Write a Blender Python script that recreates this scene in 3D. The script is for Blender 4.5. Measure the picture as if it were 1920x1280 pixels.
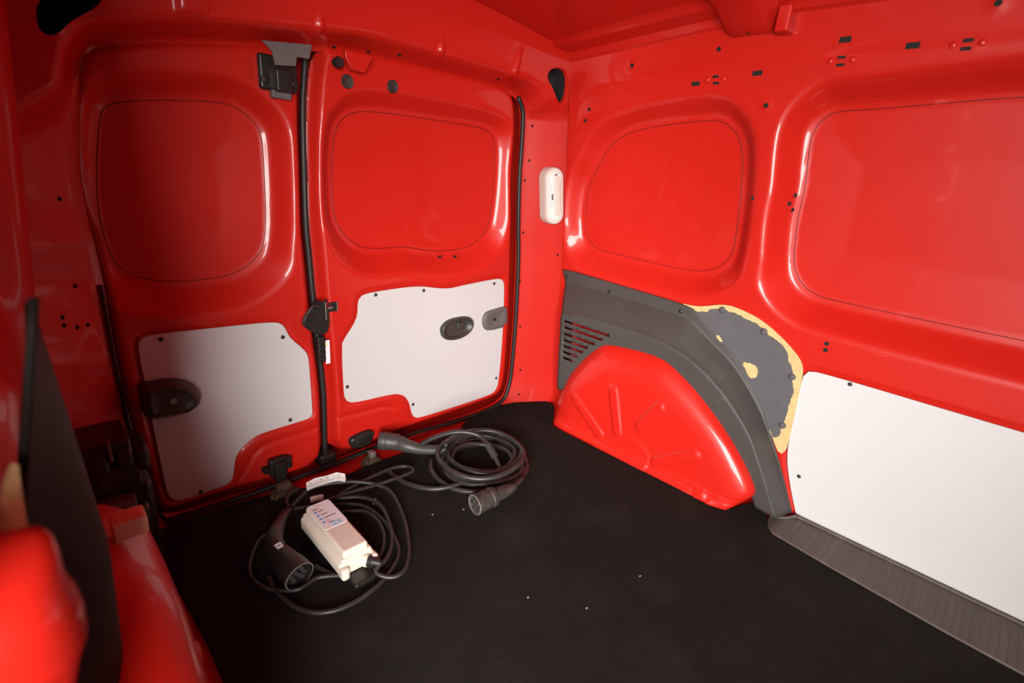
import bpy, bmesh, math, random
import numpy as np
from mathutils import Vector, Matrix

for o in list(bpy.data.objects):
    bpy.data.objects.remove(o, do_unlink=True)
scene = bpy.context.scene
col = scene.collection
random.seed(7)
rng = np.random.RandomState(7)

# ------------------------------------------------------------------ camera
cam_data = bpy.data.cameras.new('camera')
cam = bpy.data.objects.new('camera', cam_data)
col.objects.link(cam)
cam_data.sensor_fit = 'HORIZONTAL'
cam_data.sensor_width = 36.0
cam_data.lens = 17.65
cam_data.clip_start = 0.02
cam_data.clip_end = 60
cam.matrix_world = Matrix(((0.71377, 0.17303, -0.67867, 0.00000), (-0.69622, 0.28074, -0.66065, 0.00000), (0.07621, 0.94406, 0.32085, 0.88500), (0, 0, 0, 1)))
cam_data.dof.use_dof = True
cam_data.dof.focus_distance = 1.45
cam_data.dof.aperture_fstop = 2.8
scene.camera = cam

# ------------------------------------------------------------------ daylight
world = bpy.data.worlds.new('daylight')
scene.world = world
world.use_nodes = True
bg = world.node_tree.nodes['Background']
bg.inputs['Color'].default_value = (1.0, 0.955, 0.92, 1)
bg.inputs['Strength'].default_value = 0.18
# bright daylight reaching the open side door from outside the van, on the left
ld = bpy.data.lights.new('side_door_daylight', 'AREA')
ld.shape = 'RECTANGLE'; ld.size = 3.5; ld.size_y = 2.3
ld.energy = 890.0
ld.color = (1.0, 0.955, 0.91)
lo = bpy.data.objects.new('side_door_daylight', ld); col.objects.link(lo)
lo.matrix_world = Matrix.Translation((-2.1, -2.4, 1.25)) @ Matrix.Rotation(math.radians(28), 4, 'Z') @ Matrix(((0, 0, -1, 0), (1, 0, 0, 0), (0, -1, 0, 0), (0, 0, 0, 1)))

scene.view_settings.view_transform = 'Standard'
scene.view_settings.look = 'None'
scene.view_settings.gamma = 1.0
scene.view_settings.use_curve_mapping = False
scene.view_settings.exposure = 0.08

# ------------------------------------------------------------------ measured outlines, metres
P = {
  'win1': [(0.1679, 0.929), (0.1811, 0.946), (0.2053, 0.956), (0.2719, 0.9682), (0.3826, 0.9805), (0.4178, 0.9743), (0.4544, 0.9485), (0.471, 0.9201), (0.4683, 0.8235), (0.4648, 0.7298), (0.4556, 0.6604), (0.4312, 0.6255), (0.3829, 0.5943), (0.3315, 0.5856), (0.2444, 0.5848), (0.193, 0.5981), (0.1633, 0.6159), (0.1484, 0.64), (0.1407, 0.6849), (0.1388, 0.7314), (0.1432, 0.8014)],
  'win2': [(0.6497, 0.9454), (0.6745, 0.9827), (0.711, 1.0027), (0.7838, 1.0092), (0.9369, 1.0112), (1.1443, 1.0104), (1.1962, 0.9997), (1.218, 0.9704), (1.2231, 0.8582), (1.2156, 0.7133), (1.1917, 0.6678), (1.1522, 0.6378), (1.0985, 0.62), (0.9871, 0.6167), (0.8886, 0.6335), (0.8615, 0.6396), (0.7489, 0.6353), (0.702, 0.6498), (0.6613, 0.6869), (0.6383, 0.7318), (0.6385, 0.8488)],
  'door1': [(0.1462, 1.0099), (0.1608, 1.0316), (0.1906, 1.0514), (0.2943, 1.0762), (0.4228, 1.0986), (0.5526, 1.1207), (0.5427, 0.9746), (0.5394, 0.8296), (0.535, 0.7082), (0.5383, 0.646), (0.5428, 0.5223), (0.5502, 0.4114), (0.5578, 0.3197), (0.5616, 0.2362), (0.56, 0.1684), (0.556, 0.0471), (0.5402, 0.0238), (0.5056, 0.0064), (0.3659, 0.0186), (0.2373, 0.0256), (0.1583, 0.0246), (0.1439, 0.0502), (0.1324, 0.235), (0.1257, 0.2743), (0.1229, 0.4789), (0.1244, 0.5945), (0.1208, 0.6743), (0.1141, 0.7235), (0.1127, 0.7767), (0.1149, 0.8416), (0.1294, 0.9352)],
  'door2': [(0.5888, 1.1191), (0.653, 1.1386), (0.7389, 1.1414), (0.9751, 1.1425), (1.1842, 1.1399), (1.2327, 1.1244), (1.2557, 1.0916), (1.2687, 0.9757), (1.2683, 0.8631), (1.2813, 0.6939), (1.2903, 0.5851), (1.3064, 0.3543), (1.3082, 0.1708), (1.3031, 0.0761), (1.2746, 0.0395), (1.1774, 0.0321), (0.9308, 0.0321), (0.8167, 0.0342), (0.6859, 0.0203), (0.6352, 0.0234), (0.5927, 0.0464), (0.5802, 0.0693), (0.584, 0.1611), (0.5853, 0.2299), (0.5809, 0.3145), (0.5742, 0.4071), (0.5689, 0.5192), (0.5635, 0.6446), (0.5597, 0.7078), (0.5634, 0.8307), (0.5673, 0.9776)],
  'opening': [(0.1456, 0.996), (0.1589, 1.0244), (0.1781, 1.0454), (0.2936, 1.0705), (0.4221, 1.0914), (0.5669, 1.1115), (0.6526, 1.1259), (0.7387, 1.127), (0.9759, 1.1263), (1.1858, 1.1235), (1.248, 1.1173), (1.2861, 1.0876), (1.2939, 0.978), (1.2941, 0.8643), (1.3082, 0.6934), (1.3207, 0.5833), (1.3326, 0.3504), (1.3321, 0.1655), (1.3273, 0.07), (1.2918, 0.0114), (1.1398, -0.002), (0.8272, 0.0125), (0.6782, 0.0076), (0.4815, -0.0037), (0.3106, 0.0021), (0.1565, 0.0097), (0.1413, 0.0468), (0.1295, 0.236), (0.1229, 0.2752), (0.1202, 0.4794), (0.1218, 0.5947), (0.1199, 0.6743), (0.1166, 0.7234), (0.1158, 0.7768), (0.1188, 0.8418), (0.1333, 0.9357)],
  'seal': [(1.2583, 1.1125), (1.2861, 1.0876), (1.2914, 0.9778), (1.2915, 0.8642), (1.3055, 0.6935), (1.3207, 0.5833), (1.3326, 0.3504), (1.3321, 0.1655), (1.3273, 0.07), (1.2924, 0.0041), (1.1402, -0.009), (0.8272, 0.0125), (0.6781, 0.0018), (0.4815, -0.0037), (0.3101, -0.0028), (0.1537, 0.0048)],
  'seamseal': [(0.5705, 1.1089), (0.5603, 1.0379), (0.5543, 0.976), (0.55, 0.83), (0.5473, 0.708), (0.5508, 0.6453), (0.5558, 0.5207), (0.5621, 0.4093), (0.5685, 0.3173), (0.5726, 0.2333), (0.5711, 0.165), (0.5687, 0.0734), (0.5696, 0.018)],
  'liner1': [(0.158, 0.4638), (0.1658, 0.4796), (0.1828, 0.4841), (0.3084, 0.4797), (0.4461, 0.4746), (0.4681, 0.4641), (0.4762, 0.4437), (0.4832, 0.4233), (0.5234, 0.3793), (0.5295, 0.3577), (0.5306, 0.2937), (0.5317, 0.1991), (0.5307, 0.1808), (0.521, 0.1735), (0.4861, 0.1726), (0.4057, 0.1705), (0.3741, 0.1666), (0.3434, 0.1469), (0.3276, 0.1302), (0.3209, 0.1134), (0.3127, 0.0663), (0.302, 0.0493), (0.2519, 0.0483), (0.1891, 0.0463), (0.1716, 0.0606), (0.1655, 0.0833), (0.1627, 0.1828), (0.1611, 0.2766), (0.1594, 0.3643)],
  'liner2': [(0.6264, 0.3752), (0.6335, 0.3918), (0.678, 0.4474), (0.6792, 0.4966), (0.6879, 0.5129), (0.7081, 0.5201), (0.8334, 0.5246), (0.8998, 0.5213), (0.9451, 0.5115), (1.0056, 0.5017), (1.0685, 0.5081), (1.2277, 0.5178), (1.2496, 0.51), (1.2592, 0.4933), (1.2697, 0.3008), (1.2664, 0.0968), (1.2519, 0.0686), (1.2303, 0.0584), (1.082, 0.0571), (0.8969, 0.0593), (0.8773, 0.0674), (0.8664, 0.0848), (0.8595, 0.1226), (0.8426, 0.1547), (0.8181, 0.171), (0.7904, 0.1784), (0.6505, 0.1839), (0.6321, 0.1997), (0.6279, 0.2236)],
  'screws1': [(0.2019, 0.4707), (0.4643, 0.4296), (0.4678, 0.1867), (0.2357, 0.0554)],
  'screws2': [(0.7354, 0.5123), (0.9042, 0.5071), (1.2059, 0.5004), (1.2499, 0.1235), (0.8701, 0.1196), (0.6386, 0.2434)],
  'handle1': [(0.1465, 0.378), (0.1692, 0.3789), (0.2119, 0.3765), (0.2402, 0.3629), (0.2555, 0.3425), (0.2599, 0.3204), (0.2524, 0.304), (0.2325, 0.2955), (0.1897, 0.2982), (0.1491, 0.3008), (0.1443, 0.3102), (0.1451, 0.3458)],
  'handle2': [(0.9694, 0.3652), (0.9818, 0.3857), (1.008, 0.3985), (1.0583, 0.4006), (1.0917, 0.3958), (1.1098, 0.3776), (1.1111, 0.3577), (1.0954, 0.3365), (1.0578, 0.3233), (1.0159, 0.3229), (0.9838, 0.3325)],
  'cap2': [(1.173, 0.4021), (1.2538, 0.4094), (1.2732, 0.4069), (1.2807, 0.3308), (1.184, 0.3277), (1.1649, 0.3411), (1.1579, 0.3663), (1.1614, 0.3878)],
  'latchplate': [(0.5098, 0.4679), (0.5454, 0.5161), (0.566, 0.5195), (0.5846, 0.5023), (0.5866, 0.4455), (0.5764, 0.4224), (0.5508, 0.4236), (0.5173, 0.4504)],
  'plugs': [(0.6658, 1.0628), (0.7944, 1.0719)],
  'groove1': [(0.3136, 0.0344), (0.3462, 0.0741), (0.3685, 0.115), (0.4027, 0.1322), (0.4599, 0.1324), (0.536, 0.1325)],
  'groove2': [(0.6185, 0.1469), (0.6616, 0.1428), (0.7727, 0.1417), (0.8023, 0.1235)],
  'bottomlatch1': [(0.4035, 0.051), (0.4243, 0.0806), (0.4627, 0.0625), (0.4905, 0.0162), (0.4833, -0.0263), (0.4407, -0.0442), (0.4125, -0.0227)],
  'bottomlatch2': [(0.6364, 0.0606), (0.6438, 0.073), (0.7056, 0.0806), (0.7204, 0.07), (0.7219, 0.0463), (0.7046, 0.0252), (0.6568, 0.0269), (0.6411, 0.0402)],
  'toplatch': [(0.4487, 1.0885), (0.4503, 1.042), (0.4827, 1.0203), (0.5187, 1.0259), (0.5346, 1.0451), (0.5666, 1.106)],
  'framepts': [(1.3288, 1.0335), (1.3299, 0.9233), (1.3008, 0.9452), (1.3224, 0.8563), (1.3366, 0.6765), (1.3446, 0.4953), (1.3605, 0.3149), (1.3729, 0.1334), (1.3666, 0.0295), (1.454, 0.6011), (0.0782, 0.7714), (0.0743, 0.6073), (0.0455, 0.5529), (0.0452, 0.5369), (0.0641, 0.5262), (0.0818, 0.5255)],
  'teardropR': [(1.2986, 1.182), (1.3114, 1.1977), (1.3408, 1.2074), (1.3731, 1.2039), (1.3896, 1.1865), (1.3949, 1.1558), (1.3925, 1.1219), (1.3762, 1.1052), (1.3588, 1.1124), (1.3424, 1.1322), (1.3235, 1.1526), (1.3037, 1.1647)],
  'teardropL': [(0.0939, 1.0822), (0.0901, 1.0483), (0.0941, 1.038), (0.1043, 1.0341), (0.1176, 1.043), (0.1315, 1.0598), (0.1547, 1.0782), (0.177, 1.0967), (0.1885, 1.1173), (0.1335, 1.1143)],
  'lamp': [(1.3444, 0.9088), (1.3732, 0.7217), (1.3015, 0.8161), (1.4209, 0.819)],
  'lampends': [(1.3529, 0.8715), (1.3698, 0.762)],
  'hdrribs': [(0.5649, 1.137), (0.5664, 1.1697), (0.8884, 1.1537), (0.8921, 1.1912), (1.1594, 1.1556), (1.1721, 1.2212)],
  'hdrholes': [(0.6358, 1.1336), (0.7234, 1.1398), (0.776, 1.1346), (0.8009, 1.1454), (1.1413, 1.145), (1.1079, 1.1295)],
  'w1': [(1.1276, 0.8617), (1.0975, 0.9126), (1.0599, 0.9813), (1.0015, 1.0225), (0.8977, 1.0458), (0.7292, 1.062), (0.6822, 1.0589), (0.6492, 1.0413), (0.6248, 1.0121), (0.6081, 0.961), (0.5949, 0.8491), (0.591, 0.7605), (0.5908, 0.6988), (0.6213, 0.6616), (0.6565, 0.6418), (0.7161, 0.6304), (0.9479, 0.6364), (1.073, 0.6403), (1.1163, 0.6683), (1.1346, 0.7137), (1.1382, 0.7883)],
  'w2': [(0.4414, 0.8947), (0.4511, 0.9745), (0.455, 1.027), (0.447, 1.0514), (0.4259, 1.0739), (0.4078, 1.0806), (0.3517, 1.0817), (0.2571, 1.0881), (0.0868, 1.1006)],
  'w2b': [(-0.0534, 0.6223), (0.3354, 0.627), (0.3685, 0.6357), (0.3976, 0.6533), (0.424, 0.6882), (0.4342, 0.7304), (0.4448, 0.8253)],
  'linerR': [(0.3114, 0.1729), (0.3167, 0.2496), (0.3207, 0.3492), (0.3236, 0.4224), (0.3173, 0.4357), (0.3025, 0.4456), (-0.1072, 0.4423)],
  'linerRb': [(-0.2347, 0.0081), (0.1946, 0.0048), (0.2395, 0.0044), (0.2486, 0.0063), (0.2545, 0.0199), (0.2857, 0.0954)],
  'screwsR': [(0.2147, 0.4375), (0.2669, 0.1285)],
  'rect': [(0.75, 1.1476), (0.695, 1.1597), (0.6925, 1.1446), (0.5879, 1.1615), (0.4083, 1.2157), (0.4065, 1.1805), (0.4063, 1.1658), (0.2795, 1.1914), (0.1914, 1.1921), (0.1914, 1.1777)],
  'rects': [(0.0117, 0.0065), (0.0081, 0.0031), (0.0081, 0.0031), (0.0119, 0.006), (0.0117, 0.0057), (0.0081, 0.0027), (0.0081, 0.0027), (0.0119, 0.0059), (0.0082, 0.0032), (0.0083, 0.0032)],
  'round': [(0.9584, 1.2046), (1.1086, 1.0913), (1.1211, 1.0585), (0.5527, 1.0874), (0.5448, 0.8655), (0.462, 0.8807), (0.4692, 0.859), (0.4609, 0.8439), (0.6987, 1.2234), (0.1643, 1.2496), (0.2901, 0.5246), (0.2886, 0.5072)],
  'railw': [(1.1743, 1.2366), (0.7042, 1.2714), (0.5386, 1.2857), (0.3686, 1.2836)],
  'fibre': [(0.7091, 0.5368), (0.6645, 0.5372), (0.6309, 0.5421), (0.5722, 0.5647), (0.5314, 0.565), (0.4626, 0.5493), (0.4017, 0.5164), (0.3544, 0.4812), (0.3317, 0.4575), (0.3244, 0.4366), (0.3203, 0.3647), (0.3168, 0.2932), (0.3139, 0.2031), (0.3173, 0.1855), (0.3207, 0.1748), (0.3357, 0.1763), (0.3738, 0.2438)],
  'fibredark': [(0.671, 0.5237), (0.6378, 0.5235), (0.6132, 0.5281), (0.6024, 0.5424), (0.57, 0.5521), (0.5488, 0.5493), (0.528, 0.5465), (0.5072, 0.5423), (0.4868, 0.5381), (0.4678, 0.5322), (0.4485, 0.5233), (0.4179, 0.507), (0.4034, 0.4987), (0.3875, 0.4895), (0.3708, 0.4759), (0.3641, 0.4514), (0.3481, 0.4283), (0.345, 0.4022), (0.3325, 0.3827), (0.3363, 0.3436), (0.333, 0.3098), (0.3376, 0.279), (0.3443, 0.2501), (0.3415, 0.2374), (0.3487, 0.2093), (0.3738, 0.2438)],
  'fibrepatch': [(0.485, 0.4114), (0.4567, 0.4158), (0.437, 0.4076), (0.4333, 0.3822), (0.4468, 0.3671), (0.4621, 0.382)],
  'fibrepatch2': [(0.5733, 0.4702), (0.5614, 0.4685), (0.5455, 0.453), (0.5631, 0.4511)],
  'studs': [(0.568, 0.5482), (0.443, 0.5159), (0.3463, 0.4121), (0.3391, 0.2639)],
  'trimscrews': [(1.1563, 0.5309), (0.9625, 0.5166), (0.6924, 0.5131)],
  'tC1': [(1.1815, 0.5522), (1.133, 0.5554), (0.9509, 0.5475), (0.6696, 0.536), (0.6428, 0.5222), (0.5847, 0.4733), (0.5038, 0.4233), (0.4452, 0.3553), (0.3942, 0.284), (0.3734, 0.2422), (0.3191, 0.1467), (0.2545, 0.0048)],
  'tC3': [(1.385, 1.1106, 0.4037), (1.385, 1.0546, 0.4141), (1.385, 0.9732, 0.4236), (1.385, 0.8225, 0.4269), (1.385, 0.7183, 0.4228), (1.385, 0.6082, 0.3997), (1.385, 0.5, 0.3393), (1.385, 0.4325, 0.2788), (1.385, 0.3874, 0.2312), (1.385, 0.3475, 0.1654), (1.385, 0.3104, 0.0986), (1.385, 0.2727, 0.029)],
  'tC4': [(1.385, 1.0928, 0.1083), (1.385, 1.0619, 0.1156), (1.385, 1.0362, 0.1707), (1.385, 0.9836, 0.2498), (1.385, 0.9313, 0.3052), (1.385, 0.9004, 0.3229), (1.385, 0.78, 0.3368), (1.385, 0.6999, 0.336), (1.385, 0.6469, 0.3113), (1.385, 0.5688, 0.266), (1.385, 0.4668, 0.1999), (1.385, 0.3998, 0.1315), (1.385, 0.3557, 0.0713), (1.385, 0.3359, 0.0303)],
  'slots': [(1.385, 1.0928, 0.3861), (1.385, 0.8931, 0.3846), (1.385, 1.0895, 0.3627), (1.385, 0.9204, 0.3632), (1.385, 1.0886, 0.3384), (1.385, 0.948, 0.3375), (1.385, 1.0852, 0.3147), (1.385, 0.977, 0.3147), (1.385, 1.0845, 0.292), (1.385, 0.9951, 0.293), (1.385, 1.0838, 0.2692), (1.385, 1.0159, 0.27), (1.385, 1.0807, 0.247), (1.385, 1.0349, 0.2473)],
  'archout': [(1.36, 1.0694, -0.0216), (1.36, 1.0575, 0.0668), (1.36, 1.0324, 0.1463), (1.36, 1.0175, 0.1836), (1.36, 0.9659, 0.2613), (1.36, 0.9145, 0.3157), (1.36, 0.8841, 0.333), (1.36, 0.7659, 0.3467), (1.36, 0.6872, 0.3459), (1.36, 0.6353, 0.3217), (1.36, 0.5586, 0.2772), (1.36, 0.4583, 0.2123), (1.36, 0.3926, 0.1451), (1.36, 0.3541, 0.0939), (1.36, 0.3443, 0.064), (1.36, 0.3993, -0.0087)],
  'ribs': [(1.345, 0.9649, 0.1276), (1.345, 0.8506, 0.046), (1.345, 0.8226, 0.223), (1.345, 0.7849, 0.09), (1.345, 0.6522, 0.2276), (1.345, 0.7045, 0.1376), (1.345, 0.515, 0.1267), (1.345, 0.6288, 0.0452)],
  'archarc': [(1.345, 0.8742, 0.135), (1.345, 0.8349, 0.1671), (1.345, 0.7558, 0.1988), (1.345, 0.6855, 0.1935)],
  'archdisc': [(1.345, 0.8554, 0.0186), (1.345, 0.8162, 0.0555), (1.345, 0.7728, 0.0814), (1.345, 0.726, 0.0888), (1.345, 0.6731, 0.0743), (1.345, 0.6432, 0.0399)],
  'carpet': [(0.1486, 1.279), (0.2533, 1.2682), (0.3526, 1.2634), (0.4683, 1.2215), (0.6009, 1.2112), (0.648, 1.2214), (0.7728, 1.2139), (1.0364, 1.2231), (1.0654, 1.256), (1.1321, 1.2747), (1.3355, 1.2879), (1.5064, 1.1919), (1.3404, 1.0552), (1.3227, 1.0476), (1.329, 0.8178), (1.3356, 0.577), (1.3468, 0.3955), (1.452, 0.3657), (1.479, 0.3443), (1.4178, 0.2992), (1.3691, 0.2747), (1.3492, 0.2495), (1.307, -0.2353)],
  'sill': [(1.4178, 0.2992), (1.3691, 0.2747), (1.3492, 0.2495), (1.307, -0.2353), (1.4892, -0.2371), (1.4872, 0.2345), (1.4823, 0.2474), (1.4561, 0.2536), (1.4291, 0.2664)],
  'coilc': [(0.9351, 0.9957), (0.7873, 1.0719), (1.0586, 0.8822), (1.021, 1.0941), (0.8489, 0.897)],
  'brick': [(0.3985, 1.0379, 0.075), (0.4553, 1.0244, 0.075), (0.4572, 0.845, 0.075), (0.3965, 0.8456, 0.075)],
  'brick0': [(0.3861, 1.055, 0.03), (0.3919, 0.8395, 0.03), (0.4696, 0.8397, 0.03)],
  'c1main': [(0.4397, 0.8194, 0.035), (0.4524, 0.803, 0.02), (0.4718, 0.7795, 0.012), (0.4974, 0.7724, 0.012), (0.5261, 0.7906, 0.012), (0.5626, 0.8395, 0.012), (0.6049, 0.9285, 0.014), (0.6308, 1.0272, 0.02), (0.6145, 1.0755, 0.028), (0.5703, 1.1071, 0.04), (0.5323, 1.1244, 0.045), (0.4894, 1.1424, 0.045), (0.4559, 1.1533, 0.04), (0.423, 1.144, 0.03), (0.3991, 1.1377, 0.02), (0.3978, 1.1589, 0.018), (0.414, 1.189, 0.02), (0.4467, 1.2025, 0.02)],
  'c1loop': [(0.4648, 1.0938, 0.03), (0.524, 1.0907, 0.03), (0.6345, 1.0723, 0.03), (0.7155, 1.0696, 0.028), (0.7351, 1.0823, 0.028), (0.7243, 1.1084, 0.028), (0.682, 1.1193, 0.03), (0.594, 1.1093, 0.034), (0.5372, 1.1044, 0.03), (0.4717, 1.0941, 0.02), (0.4153, 1.1277, 0.015), (0.3807, 1.1438, 0.012), (0.3423, 1.0944, 0.01), (0.2998, 1.0757, 0.01), (0.2628, 1.0214, 0.01), (0.2479, 0.9764, 0.01), (0.2534, 0.935, 0.01), (0.2755, 0.8997, 0.01), (0.3094, 0.8725, 0.012), (0.352, 0.8772, 0.012), (0.3948, 0.8515, 0.012)],
  'c1big': [(0.2768, 0.9484, 0.01), (0.273, 0.9168, 0.01), (0.2749, 0.8837, 0.01), (0.2823, 0.8471, 0.01), (0.299, 0.8088, 0.01), (0.3252, 0.7833, 0.01), (0.3611, 0.7701, 0.01), (0.4065, 0.7695, 0.01), (0.4632, 0.7853, 0.01), (0.5131, 0.815, 0.01), (0.5391, 0.8494, 0.012), (0.5543, 0.9102, 0.015), (0.557, 0.9658, 0.018), (0.5432, 1.0287, 0.02), (0.5036, 1.0687, 0.02), (0.4606, 1.1023, 0.012), (0.4053, 1.0561, 0.01)],
  'c1in': [(0.4887, 1.0389, 0.02), (0.5326, 1.0092, 0.02), (0.5452, 0.9614, 0.02), (0.5334, 0.9055, 0.016), (0.5053, 0.8632, 0.012), (0.4636, 0.8344, 0.01), (0.413, 0.8379, 0.008), (0.381, 0.8745, 0.008), (0.3645, 0.9191, 0.008)],
  'c1in2': [(0.4973, 1.0853, 0.03), (0.5501, 1.0523, 0.03), (0.5733, 0.9936, 0.03), (0.5545, 0.9105, 0.026), (0.5263, 0.8573, 0.02), (0.4891, 0.8263, 0.016), (0.4545, 0.8183, 0.012)],
  'conn1': [(0.3839, 1.1114, 0.03), (0.3557, 1.073, 0.045), (0.3241, 1.0269, 0.055), (0.3066, 0.9956, 0.055), (0.3026, 0.9673, 0.05)],
  'conn1h': [(0.3014, 0.9703, 0.05), (0.3164, 0.8805, 0.036)],
  'dots': [(0.4077, 1.0052, 0.0765), (0.4085, 0.9896, 0.0765), (0.4084, 0.9725, 0.0765), (0.4082, 0.9581, 0.0765)],
  'gun': [(0.7357, 1.2386, 0.05), (0.7586, 1.2133, 0.05), (0.7795, 1.1759, 0.045), (0.8111, 1.149, 0.035), (0.8474, 1.128, 0.03), (0.885, 1.1078, 0.028)],
  'gunarch': [(0.8149, 1.1549, 0.05), (0.8455, 1.1275, 0.075), (0.8819, 1.094, 0.095), (0.9185, 1.0601, 0.1), (0.9467, 1.0279, 0.09), (0.9502, 0.9926, 0.075), (0.9454, 0.9559, 0.055), (0.9426, 0.916, 0.022)],
  'plug': [(0.7667, 0.8365, 0.032), (0.7907, 0.8315, 0.034), (0.8293, 0.831, 0.034), (0.8659, 0.8267, 0.034), (0.8994, 0.8394, 0.03)],
  'c2tail': [(0.6872, 1.1398, 0.008), (0.6899, 1.103, 0.008), (0.6959, 1.0614, 0.008), (0.7187, 1.0141, 0.008), (0.7497, 0.9797, 0.01), (0.799, 0.9567, 0.014), (0.8776, 0.9419, 0.02)],
  'coilmid': [(0.9506, 1.0118, 0.0)],
  'paper': [(0.4488, 1.1529, 0.045), (0.4713, 1.1475, 0.05), (0.4981, 1.1413, 0.052), (0.5238, 1.1314, 0.055), (0.5404, 1.1154, 0.055)],
  'paper2': [(0.4391, 1.1083, 0.04), (0.4691, 1.0989, 0.04)],
  'crumbs': [(0.5963, 1.0559), (0.7581, 0.8711), (0.6796, 0.9052), (0.6785, 0.5481), (0.7562, 0.4452), (0.9292, 0.4193), (0.5813, 1.041)],
}

# ------------------------------------------------------------------ materials
def mat(name, color, rough=0.5, metal=0.0, coat=0.0, coat_rough=0.05, var=0.0, var_scale=8.0, bump=0.0, bump_scale=200.0,
        color2=None, c2lo=0.5, c2hi=0.7, c2scale=6.0, spec=0.5, stretch=None):
    m = bpy.data.materials.new(name); m.use_nodes = True
    nt = m.node_tree; N = nt.nodes; L = nt.links
    b = N['Principled BSDF']
    b.inputs['Base Color'].default_value = (*color, 1)
    b.inputs['Roughness'].default_value = rough
    b.inputs['Metallic'].default_value = metal
    b.inputs['Specular IOR Level'].default_value = spec
    b.inputs['Coat Weight'].default_value = coat
    b.inputs['Coat Roughness'].default_value = coat_rough
    tc = N.new('ShaderNodeTexCoord')
    src = tc.outputs['Object']
    if stretch:
        mp = N.new('ShaderNodeMapping'); mp.inputs['Scale'].default_value = stretch
        L.new(src, mp.inputs['Vector']); src = mp.outputs['Vector']
    last = None
    if var > 0:
        n = N.new('ShaderNodeTexNoise'); n.inputs['Scale'].default_value = var_scale; n.inputs['Detail'].default_value = 6
        L.new(src, n.inputs['Vector'])
        mx = N.new('ShaderNodeMix'); mx.data_type = 'RGBA'
        mx.inputs[6].default_value = (*[c * (1 - var) for c in color], 1)
        mx.inputs[7].default_value = (*[min(1, c * (1 + var)) for c in color], 1)
        L.new(n.outputs['Fac'], mx.inputs[0]); last = mx.outputs[2]
    if color2:
        n2 = N.new('ShaderNodeTexNoise'); n2.inputs['Scale'].default_value = c2scale; n2.inputs['Detail'].default_value = 9
        n2.inputs['Roughness'].default_value = 0.65
        L.new(src, n2.inputs['Vector'])
        mr = N.new('ShaderNodeMapRange'); mr.inputs['From Min'].default_value = c2lo; mr.inputs['From Max'].default_value = c2hi
        L.new(n2.outputs['Fac'], mr.inputs['Value'])
        m2 = N.new('ShaderNodeMix'); m2.data_type = 'RGBA'
        if last: L.new(last, m2.inputs[6])
        else: m2.inputs[6].default_value = (*color, 1)
        m2.inputs[7].default_value = (*color2, 1)
        L.new(mr.outputs[0], m2.inputs[0]); last = m2.outputs[2]
    if last: L.new(last, b.inputs['Base Color'])
    if bump > 0:
        n = N.new('ShaderNodeTexNoise'); n.inputs['Scale'].default_value = bump_scale; n.inputs['Detail'].default_value = 3
        L.new(src, n.inputs['Vector'])
        bp = N.new('ShaderNodeBump'); bp.inputs['Strength'].default_value = bump; bp.inputs['Distance'].default_value = 0.002
        L.new(n.outputs['Fac'], bp.inputs['Height']); L.new(bp.outputs['Normal'], b.inputs['Normal'])
    return m

RED = mat('red_paint', (0.50, 0.0125, 0.0065), rough=0.40, coat=0.38, coat_rough=0.06, spec=0.3, bump=0.10, bump_scale=14, var=0.06, var_scale=3)
BOARD = mat('grey_liner_board', (0.555, 0.55, 0.555), rough=0.55, var=0.02, var_scale=5)
TRIM = mat('charcoal_plastic', (0.046, 0.042, 0.040), rough=0.55, bump=0.25, bump_scale=900, var=0.15, var_scale=12,
           color2=(0.10, 0.08, 0.07), c2lo=0.60, c2hi=0.9, c2scale=9)
FIBRE = mat('dark_fibreboard_skin', (0.085, 0.083, 0.088), rough=0.7, bump=0.3, bump_scale=500, var=0.2, var_scale=25)
FOAM = mat('tan_foam', (0.80, 0.62, 0.42), rough=0.95, bump=0.8, bump_scale=150, var=0.2, var_scale=50)
FACE = mat('plug_face', (0.06, 0.052, 0.05), rough=0.65, var=0.25, var_scale=60)
TAN = mat('torn_tan_fibre', (0.62, 0.42, 0.19), rough=0.9, bump=0.8, bump_scale=260, var=0.25, var_scale=60)
CARPET = mat('black_carpet', (0.014, 0.0125, 0.0115), rough=1.0, bump=0.9, bump_scale=420, var=0.25, var_scale=14,
             color2=(0.026, 0.022, 0.020), c2lo=0.5, c2hi=0.78, c2scale=4.5, spec=0.1)
RUBBER = mat('black_rubber', (0.012, 0.011, 0.011), rough=0.5, bump=0.2, bump_scale=300, var=0.1)
BLACK = mat('black_plastic', (0.014, 0.0125, 0.012), rough=0.38, bump=0.12, bump_scale=500, var=0.1)
DARK = mat('painted_hole_shade', (0.006, 0.005, 0.005), rough=0.8, var=0.1)  # near-black colour stands for the shade inside holes
STEEL = mat('zinc_steel', (0.42, 0.40, 0.38), rough=0.4, metal=0.8, var=0.2, var_scale=30)
RUSTY = mat('grimy_latch_steel', (0.10, 0.075, 0.055), rough=0.55, metal=0.5, color2=(0.22, 0.12, 0.06), c2scale=70, var=0.4, var_scale=40, bump=0.6, bump_scale=120)
SILL = mat('worn_sill_plastic', (0.085, 0.066, 0.058), rough=0.6, bump=0.2, bump_scale=400, var=0.25, var_scale=10,
           color2=(0.15, 0.12, 0.10), c2lo=0.52, c2hi=0.8, c2scale=14, stretch=(0.25, 3.0, 1))
CREAM = mat('cream_plastic', (0.74, 0.66, 0.56), rough=0.45, var=0.03)
LAMPW = mat('lamp_white_plastic', (0.60, 0.56, 0.50), rough=0.45, var=0.03)
LENS = mat('lamp_frosted_lens', (0.72, 0.70, 0.68), rough=0.3, var=0.02)
STICK = mat('sticker_paper', (0.82, 0.80, 0.84), rough=0.5, var=0.02)
PAPER = mat('tag_paper', (0.60, 0.57, 0.56), rough=0.7, var=0.08, var_scale=120)
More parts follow.
